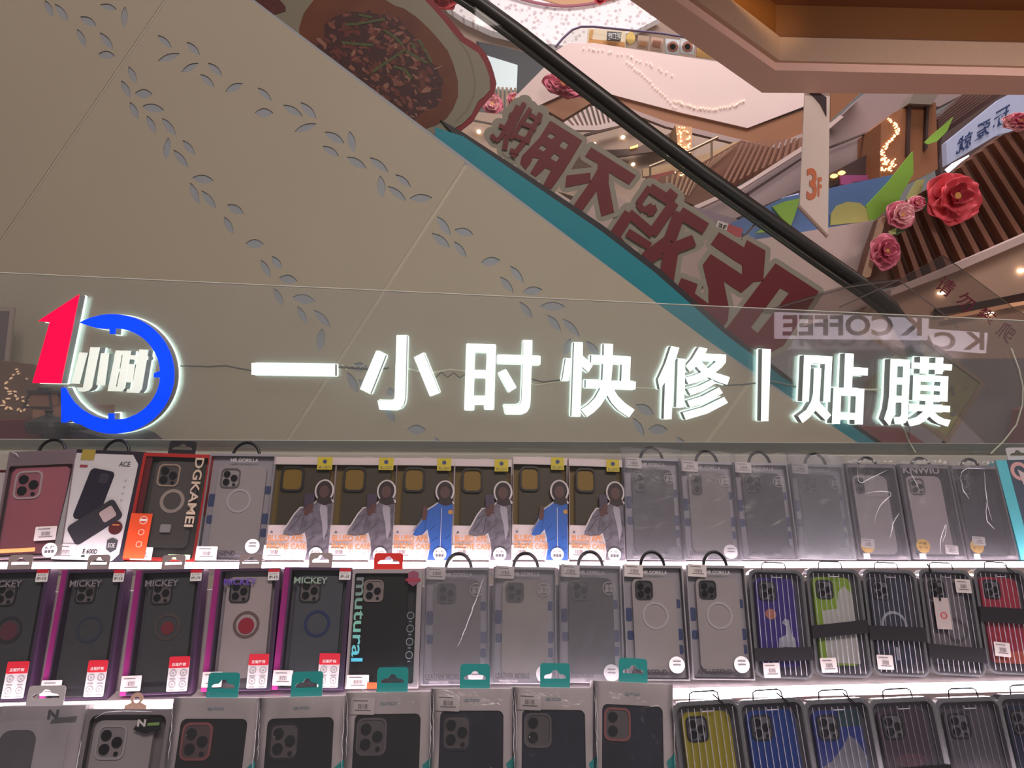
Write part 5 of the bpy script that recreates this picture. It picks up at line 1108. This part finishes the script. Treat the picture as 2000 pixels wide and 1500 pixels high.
# ---- row two
def ringbox(spec, label, phone, ringcol, textcol, fill=None, disc=None, tabc=True, pr=True, ribbon=(.62, .0), rr_=.0205, ptx=(.08, .62)):
    p = Pack('phone_case_box', spec, label); p.shell(.026, mat('plum_carton', (90, 64, 100), .4), (.03, .02, .93, .975), .002)
    p.insert(.017, mat('pale_liner', (168, 160, 170), .4) if fill else mat('smoke_liner', (92, 94, 104), .4)); p.phone(.12, .10, .86, .93, phone, 'tri', rimcol=mat('case_slate_rim', (56, 58, 66), .4), ring=(ringcol, .50, .53, rr_, .0042), cs=.46, camfill=mat('lens_plate', (128, 120, 122), .4))
    if disc: p.add('disc_print', MB().flat(circ(p.X(.50), p.Z(.52), disc[1], 24), .0052), disc[0])
    mbx = MB(); mbx.prism(p.R(-.10, .0, -.005, 1.0), .001, .024); p.add('magenta_side', mbx, mat('plum_magenta', (150, 44, 120), .4))
    p.filmfront(); p.txt('MICKEY', ptx[0], .86, ptx[1], .915, textcol, -.0010, bold=.02)
    t = p.add('size_label', MB().prism(p.RR(.80, .895, .985, .99, .0015), -.0016, -.0012), WHITE); p.add('red_header', MB().flat(p.R(.80, .965, .985, .992), -.0019), REDL, t); p.txt('6.7寸', .83, .940, .95, .958, INK, -.0019, parent=t); p.txt('IP-15', .825, .910, .965, .932, BLACK, -.0019, bold=.02, parent=t)
    u0 = ribbon[0]; t = p.add('feature_label', MB().prism(p.RR(u0, .02, u0 + .32, .285, .002), -.0018, -.0013), mat('label_white', (206, 202, 206), .5)); p.add('red_header', MB().prism(p.RR(u0, .20, u0 + .32, .29, .002), -.0022, -.0019), REDL, t)
    p.txt('正版授权', u0 + .05, .215, u0 + .27, .24, WHITE, -.0025, bold=.02, parent=t); mb = MB()
    for a, b in ((.08, .16), (.24, .16), (.08, .075), (.24, .075)): cx, cz = p.X(u0 + a), p.Z(b); mb.prism([circ(cx, cz, .0052, 16), circ(cx, cz, .0040, 16)], -.0022, -.0019); mb.flat(rect(cx - .0045, cz - .0092, cx + .0045, cz - .0076), -.0022); mb.flat(circ(cx, cz, .0016, 8), -.0022)
    p.add('icon_print', mb, mat('icon_ink', (150, 146, 150), .5), t)
    if pr: p.price(-.09, .035, .030, .022, y=-.0018)
    if tabc: p.tab(TABG, .38, .024, uc=.46)
    return p
SM = mat('case_smoke', (86, 88, 92), .35, var=.12, scale=30); TR = mat('ring_dark', (66, 66, 72), .4)
MK = mat('dim_lettering', (128, 124, 130), .5)
ringbox((-14, 1371, 130, 36, 1112, 1.15), 'smoky ring-case box cut by the left edge, second row', SM, TR, MK, disc=(mat('dim_rose', (120, 70, 84), .4), .014), ptx=(.1, .6))
ringbox((148, 1367, 118, 190, 1112, 1.15), 'smoky ring-case box with dark blue ring, second in the second row', SM, mat('ring_blue_dim', (70, 80, 100), .4), MK)
ringbox((309, 1357, 124, 338, 1112, 1.15), 'smoky ring-case box with dull red disc, third in the second row', SM, mat('ring_brown_dim', (100, 92, 90), .4), MK, disc=(mat('dull_red_disc', (150, 56, 70), .4), .010))
ringbox((466, 1350, 122, 490, 1110, 1.15), 'pale ring-case box with purple lettering and red disc, fourth in the second row', mat('case_pearl', (206, 192, 194), .35, var=.06), mat('ring_taupe', (128, 108, 102), .4), mat('violet_print', (112, 84, 190), .4), True, (mat('crimson_disc', (186, 44, 70), .4), .0125))
ringbox((606, 1348, 126, 628, 1108, 1.15), 'slate ring-case box with navy ring and dash, fifth in the second row', mat('case_graphite', (96, 100, 108), .35, var=.1), mat('ring_navy', (52, 64, 120), .4), mat('iridescent_print', (150, 176, 160), .3), disc=None, ribbon=(.60, 0))

p = Pack('phone_case_box', (745, 1345, 142, 757, 1112, 1.15), 'black case box with tall vertical teal lettering and red hang tab')
p.shell(.024, mat('glossy_white_edge', (198, 190, 194), .3), (.04, .04, .93, .965), .003); p.insert(.015, mat('charcoal_liner', (58, 58, 66), .4)); p.phone(.12, .10, .80, .94, BLKC, 'tri', rimcol=mat('beige_frame', (168, 154, 150), .4), camfill=mat('beige_fill', (158, 146, 144), .4), cs=.42); p.filmfront()
IR = bpy.data.materials.new('teal_gradient_print'); IR.use_nodes = True; nt = IR.node_tree; b = nt.nodes['Principled BSDF']; tc = nt.nodes.new('ShaderNodeTexCoord'); sx = nt.nodes.new('ShaderNodeSeparateXYZ'); cr = nt.nodes.new('ShaderNodeValToRGB'); ml = nt.nodes.new('ShaderNodeMath'); ml.operation = 'MULTIPLY'; ml.inputs[1].default_value = 5.5
nt.links.new(tc.outputs['Object'], sx.inputs[0]); nt.links.new(sx.outputs[2], ml.inputs[0]); nt.links.new(ml.outputs[0], cr.inputs[0]); nt.links.new(cr.outputs[0], b.inputs['Base Color'])
cr.color_ramp.elements[0].color = (*lin((70, 190, 225)), 1); cr.color_ramp.elements[0].position = .2; cr.color_ramp.elements[1].color = (*lin((120, 120, 126)), 1); cr.color_ramp.elements[1].position = .95; e_ = cr.color_ramp.elements.new(.5); e_.color = (*lin((130, 200, 176)), 1)
p.txt('mutural', .06, .22, .22, .93, IR, vert=True, bold=.015); p.add('shield_sticker', MB().prism(p.poly([(.80, .97), (.88, .99), (.95, .97), (.95, .88), (.88, .85), (.80, .88)]), -.0014, -.0011), mat('rose_shield', (150, 84, 110), .4)); p.add('ribbon_print', MB().flat(p.R(.77, .895, .98, .92), -.0018), mat('rose_ribbon', (170, 60, 80), .4))
mb = MB(); 
for i in range(4): mb.prism([circ(p.X(.86), p.Z(.60 - .11 * i), .0058, 18), circ(p.X(.86), p.Z(.60 - .11 * i), .0048, 18)], -.0013, -.0011); mb.flat(rect(p.X(.84), p.Z(.545 - .11 * i), p.X(.88), p.Z(.552 - .11 * i)), -.0013)
p.add('icon_print', mb, mat('icon_teal_grey', (130, 150, 158), .4)); p.price(.02, .0, .034, .02); p.add('orange_label', MB().flat(p.R(.30, .0, .46, .05), -.0016), ORNG); p.tab(TABR, .42, .027, uc=.5)

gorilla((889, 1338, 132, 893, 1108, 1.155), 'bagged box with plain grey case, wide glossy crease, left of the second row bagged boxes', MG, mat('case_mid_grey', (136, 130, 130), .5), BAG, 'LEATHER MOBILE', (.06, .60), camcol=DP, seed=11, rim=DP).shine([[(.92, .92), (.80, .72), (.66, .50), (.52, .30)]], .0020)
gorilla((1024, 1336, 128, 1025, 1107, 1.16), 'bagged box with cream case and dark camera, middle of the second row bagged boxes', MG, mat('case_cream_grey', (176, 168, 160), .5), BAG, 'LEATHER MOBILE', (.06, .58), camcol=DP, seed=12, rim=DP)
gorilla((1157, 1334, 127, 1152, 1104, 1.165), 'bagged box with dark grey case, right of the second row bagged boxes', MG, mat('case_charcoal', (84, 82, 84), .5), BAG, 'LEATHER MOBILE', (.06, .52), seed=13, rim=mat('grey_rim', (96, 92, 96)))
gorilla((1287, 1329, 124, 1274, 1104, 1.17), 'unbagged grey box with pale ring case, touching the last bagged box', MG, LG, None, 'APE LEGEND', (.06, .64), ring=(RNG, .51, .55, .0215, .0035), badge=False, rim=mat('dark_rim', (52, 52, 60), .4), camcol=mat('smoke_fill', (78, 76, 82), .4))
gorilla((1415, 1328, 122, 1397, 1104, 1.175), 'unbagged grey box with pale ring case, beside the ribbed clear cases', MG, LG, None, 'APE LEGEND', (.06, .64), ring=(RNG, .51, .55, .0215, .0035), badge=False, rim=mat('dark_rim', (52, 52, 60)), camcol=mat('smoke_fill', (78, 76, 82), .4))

def ribbed(spec, label, phone, decor=None, strap=None, price=None, wire=True, cord=False, nr=9, cam=None, ring=None, tagc=False, rib=None):
    p = Pack('ribbed_case_pack', spec, label, 'phone case pack'); w, h = p.w, p.h; shellm = mat('rib_clear_back', (96, 94, 104), .25)
    p.add('tray', MB().prism(p.RR(0, 0, 1, 1, .013), .012, .018), shellm)
    p.phone(.12, .10, .84, .92, phone, 'tri', rimcol=cam or mat('case_slate_rim', (56, 58, 66)), ring=ring, cs=.44, camfill=mat('fog_fill', (120, 120, 130), .4), y0=.004, d=.0075)
    if decor:
        for nm, pts, c in decor: p.add(nm, MB().flat(p.poly(pts), .0036), c)
    rim = MB(); rim.prism([p.RR(-.01, -.005, 1.01, 1.005, .014), p.RR(.045, .025, .955, .972, .011)], -.001, .016); p.add('clear_rim', rim, film('rim_plastic', (225, 225, 235), .35, .22, .12, (200, 200, 212)))
    mb = MB(); mb.flat(p.RR(.02, .01, .98, .99, .012), -.0012); p.add('clear_lid', mb, CLEAR)
    mb = MB()
    for i in range(nr):
        x = p.X(.12 + .76 * i / (nr - 1)); mb.tube([(x, -.0022, h * .03), (x, -.0022, h * .95)], .00055, 5)
    p.add('lid_ribs', mb, rib or mat('rib_plastic', (176, 174, 188), .15))
    mb = MB(); cx = p.X(.5); q = w * .23; mb.tube([(cx - q, .006, h * .985), (cx - q * .92, .006, h + .010), (cx - q * .7, .006, h + .0125), (cx + q * .7, .006, h + .0125), (cx + q * .92, .006, h + .010), (cx + q, .006, h * .985)], .0011, 6)
    p.add('wire_handle', mb, mat('wire_black', (46, 44, 54), .3, .4))
    mb = MB(); mb.tube([(p.X(.42), -.003, h * .945), (p.X(.42), -.003, h * .925), (p.X(.60), -.003, h * .925), (p.X(.60), -.003, h * .945)], .0007, 5); p.add('latch', mb, mat('rib_plastic', (176, 174, 188)))
    if strap is not None:
        v, hh, tilt = strap; mb = MB(); z = p.Z(v); mb.prism([(-w / 2 - .002, z - tilt), (w / 2 + .002, z + tilt), (w / 2 + .002, z + hh + tilt), (-w / 2 - .002, z + hh - tilt)], -.0052, -.0036); p.add('elastic_strap', mb, mat('strap_black', (28, 26, 34), .7))
    if price: p.price(price[0], price[1], .026, .022, y=-.0034, rot=price[2] if len(price) > 2 else 0)
    if cord: mb = MB(); mb.tube([(p.X(.62), .0, h + .008), (p.X(.72), -.005, h * .99), (p.X(.80), -.006, h * .93), (p.X(.84), -.006, h * .86)], .0011, 5); p.add('wrist_cord', mb, CORD)
    if tagc:
        mb = MB(); mb.prism(rr(p.X(.18), p.Z(.42), p.X(.46), p.Z(.72), .001), -.006, -.0052); t = p.add('paper_tag', mb, mat('tag_paper', (196, 182, 184), .5)); p.add('tag_print', MB().prism([circ(p.X(.33), p.Z(.55), .0055, 18), circ(p.X(.33), p.Z(.55), .0042, 18)], -.0066, -.0062), REDL, t)
        mb = MB(); mb.tube([(p.X(.20), .0, h + .008), (p.X(.24), -.006, h * .95), (p.X(.28), -.0075, h * .80), (p.X(.30), -.0072, p.Z(.69))], .0016, 6); p.add('tag_cord', mb, CORD)
    return p
VI = mat('case_violet', (70, 52, 150), .4, var=.1); LW = mat('llama_white', (196, 198, 214), .5); GRN = mat('case_lime', (150, 186, 60), .45); MARB = mat('case_marble', (206, 206, 204), .4, var=.08, scale=25)
blob = lambda cu, cv, a, b, n=12: [(cu + a * math.cos(2 * math.pi * i / n), cv + b * math.sin(2 * math.pi * i / n)) for i in range(n)]
ribbed((1534, 1325, 112, 1514, 1113, 1.18), 'ribbed clear pack with violet case and white animal silhouette in the second row', VI,
       [('printed_body', [(.44, .22), (.47, .36), (.60, .39), (.62, .47), (.55, .50), (.60, .54), (.68, .53), (.70, .40), (.76, .36), (.77, .22), (.72, .22), (.70, .28), (.52, .28), (.50, .22)], LW), ('printed_arc', blob(.36, .58, .10, .05), mat('peach_arc', (214, 140, 120), .5)), ('printed_dots', blob(.62, .185, .05, .022), mat('amber_dots', (210, 150, 90), .5)), ('printed_dots', blob(.80, .18, .04, .022), mat('amber_dots', (210, 150, 90)))], (.155, .020, .002), (.12, .0, .04))
ribbed((1650, 1322, 110, 1625, 1111, 1.185), 'ribbed clear pack with lime green and white marbled case', GRN, [('marble_print', [(.26, .12), (.84, .12), (.84, .76), (.70, .84), (.58, .78), (.52, .62), (.24, .60)], MARB)], (.37, .020, .006), (.08, .03, .05))
ribbed((1762, 1320, 110, 1735, 1113, 1.19), 'ribbed clear pack with dark case and white arched ring above its strap', mat('case_dusk', (66, 70, 92), .4), [('printed_dash', [(.47, .14), (.52, .14), (.52, .26), (.47, .26)], LW)], (.32, .022, .0), (.06, .05), ring=(mat('ring_cool', (190, 192, 206), .4), .50, .47, .0215, .0042))
ribbed((1874, 1319, 108, 1843, 1113, 1.195), 'ribbed clear pack with a white paper tag hanging on a black cord', mat('case_fog', (128, 122, 130), .4), None, (.135, .022, -.002), (.66, .78), ring=(mat('ring_fog', (98, 94, 102), .4), .60, .42, .019, .005), tagc=True)
ribbed((1985, 1317, 108, 1950, 1112, 1.20), 'ribbed clear pack with red and pink case cut by the right edge', mat('case_raspberry', (186, 56, 82), .4, var=.1), [('orange_fade', [(.16, .10), (.84, .10), (.84, .22), (.16, .20)], mat('coral_print', (222, 110, 90), .4))], (.475, .024, .0), (.14, .16, -.05), cord=True)

# ---- row three
def window_box(spec, label, cased, rim, cam='tri', price=True, fill=None, shine=None, acc=True, bag=True, seed=0):
    p = Pack('phone_case_box', spec, label); W_ = mat('grey_white_carton', (222, 212, 212), .45, var=.02)
    p.shell(.026, W_, (.12, -.0 + .06, .865, .865), .008); p.insert(.020, mat('navy_liner', (48, 50, 62), .5), .02, .01, .98, .99)
    p.phone(.09, .03, .90, .875, cased, cam, rimcol=rim, camfill=fill or mat('cam_hole_grey', (116, 108, 110), .45), cs=.42 if cam == 'tri' else .40, ch=1.14, y0=.0032)
    p.filmfront(); p.txt('QLYCCI', .40, .918, .58, .938, mat('aqua_ink', (120, 158, 166), .4), bold=.02); p.tab(TABT, .36, .033, uc=.52)
    mb = MB(); mb.prism(p.poly([(.90, .55), (1.0, .60), (1.0, .46), (.96, .43)]), -.0012, -.0009)
    p.add('teal_corner', mb, TABT)
    if price: p.price(.06, .865, .034, .022, y=-.0022, rot=-.03)
    if bag: p.bag(film('thin_wrap', (250, 250, 252), .05, .02, .12, (215, 215, 222), bump=.6), .007, .0015, seed=seed)
    p.shine(shine or [[(.02, .99), (.05, .8), (.06, .6)], [(.97, .99), (.985, .8), (.99, .5)]], .0009)
    return p
Y3 = .985
p = Pack('phone_case_box', (22, 1684, 182, 80, 1379, Y3), 'grey-white box with dark camera cut-out and black letter logo, leftmost of the lowest row')
p.shell(.026, mat('fog_carton', (176, 166, 170), .45)); p.add('front_print', MB().prism(p.RR(.06, .02, .86, .90, .012), -.0008, -.0002), mat('fog_case', (186, 178, 182), .4)); p.add('camera_cutout', MB().prism(p.RR(.12, .50, .52, .84, .014), -.0016, -.0009), mat('cutout_dark', (52, 48, 58), .4)); p.txt('N', .60, .91, .72, .975, BLACK, -.0018, bold=.05); p.txt('ext', .72, .90, .88, .93, DKG, -.0018, bold=.03); p.add('logo_patch', MB().flat(p.poly([(.64, .88), (.92, .89), (.93, .93), (.66, .91)]), -.0014), DKG); p.tab(TABC, .42, .026, uc=.50); p.bag(seed=31, top=.006)
p = Pack('phone_case_pack', (205, 1684, 172, 254, 1385, Y3), 'clear pack with four-lens plate and green-edged letter logo, second in the lowest row')
p.shell(.024, mat('clear_shell_b', (160, 152, 158), .2), (.05, .03, .95, .96), .010); p.insert(.016, mat('fog_liner', (140, 132, 138), .4)); p.phone(.10, .05, .80, .92, mat('fog_case', (186, 178, 182)), 'tri', rimcol=LTG, camfill=mat('fog_plate', (166, 156, 162), .4), cs=.50); p.filmfront()
p.txt('N', .62, .88, .72, .93, LINK, -.0022, bold=.05); p.add('logo_patch', MB().prism(p.poly([(.58, .86), (.66, .945), (.90, .94), (.90, .86), (.72, .83)]), -.0016, -.0010), mat('logo_black', (40, 42, 46), .4)); p.add('green_edge', MB().flat(p.poly([(.74, .885), (.88, .89), (.88, .91), (.74, .905)]), -.0019), mat('lime_print', (120, 150, 90), .4))
mb = MB(); z = p.h; q = .012; mb.prism([[(p.X(.40), z - .002), (p.X(.66), z - .002), (p.X(.66), z + .004), (p.X(.585), z + .008)] + [(p.X(.53) + .009 * math.cos(a), z + .012 + .009 * math.sin(a)) for a in [math.pi * i / 8 for i in range(9)]] + [(p.X(.475), z + .008), (p.X(.40), z + .004)], circ(p.X(.53), z + .0115, .0042, 16)], .008, .0092); p.add('hang_tab', mb, mat('peach_tab', (222, 184, 168), .4)); p.shine([[(.12, .93), (.20, .98), (.45, .99), (.8, .985)], [(.02, .8), (.03, .5)]], .0012)
NV2 = mat('case_deep_teal', (30, 42, 62), .5); PKR = mat('coral_rim', (186, 110, 112), .45); GRR = mat('clear_rim_grey', (128, 120, 124), .3)
window_box((384, 1684, 182, 426, 1363, Y3), 'white windowed box, dark case and pinkish camera plate, leftmost of the teal-tab boxes', BLKC, PKR, price=False, fill=mat('pink_plate', (120, 96, 98), .45), seed=21)
window_box((570, 1684, 182, 592, 1361, Y3), 'white windowed box without price sticker, second of the teal-tab boxes', BLKC, mat('case_black_rim', (46, 44, 52), .4), price=False, seed=22)
window_box((746, 1684, 182, 761, 1352, Y3 + .003), 'white windowed box with thick grey camera frame, orange showing behind its teal tab', BLKC, GRR, seed=23)
window_box((917, 1684, 176, 924, 1345, Y3 + .006), 'white windowed box with navy case, fourth of the teal-tab boxes', NAVY, mat('navy_rim', (56, 58, 76), .4), seed=24)
window_box((1084, 1684, 176, 1082, 1343, Y3 + .009), 'white windowed box with two-lens grey-framed camera, fifth of the teal-tab boxes', NV2, GRR, 'duo', seed=25)
window_box((1239, 1684, 170, 1236, 1333, Y3 + .012), 'white windowed box with coral-framed two-lens camera, rightmost of the teal-tab boxes', NAVY, PKR, 'duo', price=False, seed=26)
Y3 = 1.0
ribbed((1415, 1650, 140, 1378, 1369, Y3), 'ribbed clear pack with yellow-green case, beside the rightmost teal-tab box', mat('case_mustard', (176, 164, 52), .45, var=.08), [('pink_print', blob(.5, .34, .16, .06), mat('pink_blob', (206, 110, 160), .4)), ('green_arc', blob(.5, .44, .22, .03), mat('sage_arc', (150, 166, 110), .4))], None, None, cord=True, cam=NAVY)
ribbed((1548, 1650, 140, 1503, 1366, Y3 + .005), 'ribbed clear pack with plain royal blue case in the lowest row', mat('case_royal', (36, 74, 160), .45, var=.08), None, None, None, cord=True)
ribbed((1682, 1650, 140, 1632, 1366, Y3 + .010), 'ribbed clear pack with blue case and white cloud shape in the lowest row', mat('case_cobalt', (50, 70, 160), .45), [('cloud_print', [(.14, .52), (.30, .56), (.50, .66), (.62, .74), (.72, .70), (.84, .58), (.80, .50), (.62, .50), (.52, .44), (.36, .46), (.24, .50)], mat('cloud_grey', (140, 140, 156), .5)), ('sky_print', [(.50, .80), (.84, .80), (.84, .92), (.5, .92)], mat('teal_sky', (52, 84, 96), .5))], None, None, cord=True)
ribbed((1816, 1650, 140, 1758, 1364, Y3 + .015), 'dim ribbed pack with plum-grey case and black strap in the lowest row', mat('case_plum', (84, 70, 88), .45), [('rose_arc', blob(.5, .56, .24, .05), mat('plum_rose', (110, 76, 92), .5))], (.40, .022, .001), None, rib=mat('rib_dim', (130, 124, 138), .2))
ribbed((1950, 1650, 140, 1887, 1363, Y3 + .020), 'dim grey ribbed pack leaning beside the plum one, second from the right', mat('case_pewter', (96, 92, 104), .45), None, None, None, rib=mat('rib_dim', (130, 124, 138)))
ribbed((2080, 1650, 140, 2008, 1356, Y3 + .025), 'dark navy ribbed pack cut by the right edge of the lowest row', mat('case_midnight', (44, 54, 84), .45), None, None, None, rib=mat('rib_dim', (130, 124, 138)))

# ------------------------------------------------------------------ groups of repeats
GROUPS = [('jacket box', 'olive window boxes with printed figures'), ('jacket figure', 'olive window boxes with printed figures'), ('ring-case box', 'plum edged ring-case boxes in the second row'), ('teal-tab', 'white windowed boxes with teal tabs in the lowest row'),
          ('white windowed box', 'white windowed boxes with teal tabs in the lowest row'), ('ribbed', 'ribbed clear phone case packs'), ('bagged', 'grey phone case boxes'), ('unbagged', 'grey phone case boxes'), ('grey box with pale ring', 'grey phone case boxes'), ('clear-wrapped', 'clear-wrapped packs with yellow dots')]
for o in list(COL.objects):
    if o.parent or 'label' not in o or 'group' in o: continue
    n = o.name.split('.')[0]; lab = o['label']
    if n in ('phone_case_box', 'phone_case_pack', 'ribbed_case_pack'):
        if n == 'ribbed_case_pack': o['group'] = 'ribbed clear phone case packs'; continue
        for key, g in GROUPS:
            if key in lab.split(',')[0] or (key == 'bagged' and 'bagged' in lab[:16]): o['group'] = g; break
    elif n == 'character_sticker': o['group'] = 'mirrored red character stickers on the escalator glass'
    elif n == 'paper_flower': o['group'] = 'paper flowers hung in the atrium'
    elif n == 'paper_leaf': o['group'] = 'paper leaves around the flowers'
    elif n == 'downlight': o['group'] = 'ceiling downlights'
    elif n == 'cable': o['group'] = 'cables of the lit sign'
    elif n == 'display_shelf': o['group'] = 'tiered display shelves'
    elif n == 'logo_character': o['group'] = 'small characters inside the blue ring'
    elif n == 'coffee_lightbox': o['group'] = 'cafe light boxes behind the viewer'
    elif n == 'glass_railing': o['group'] = 'glass railings of the far balconies'
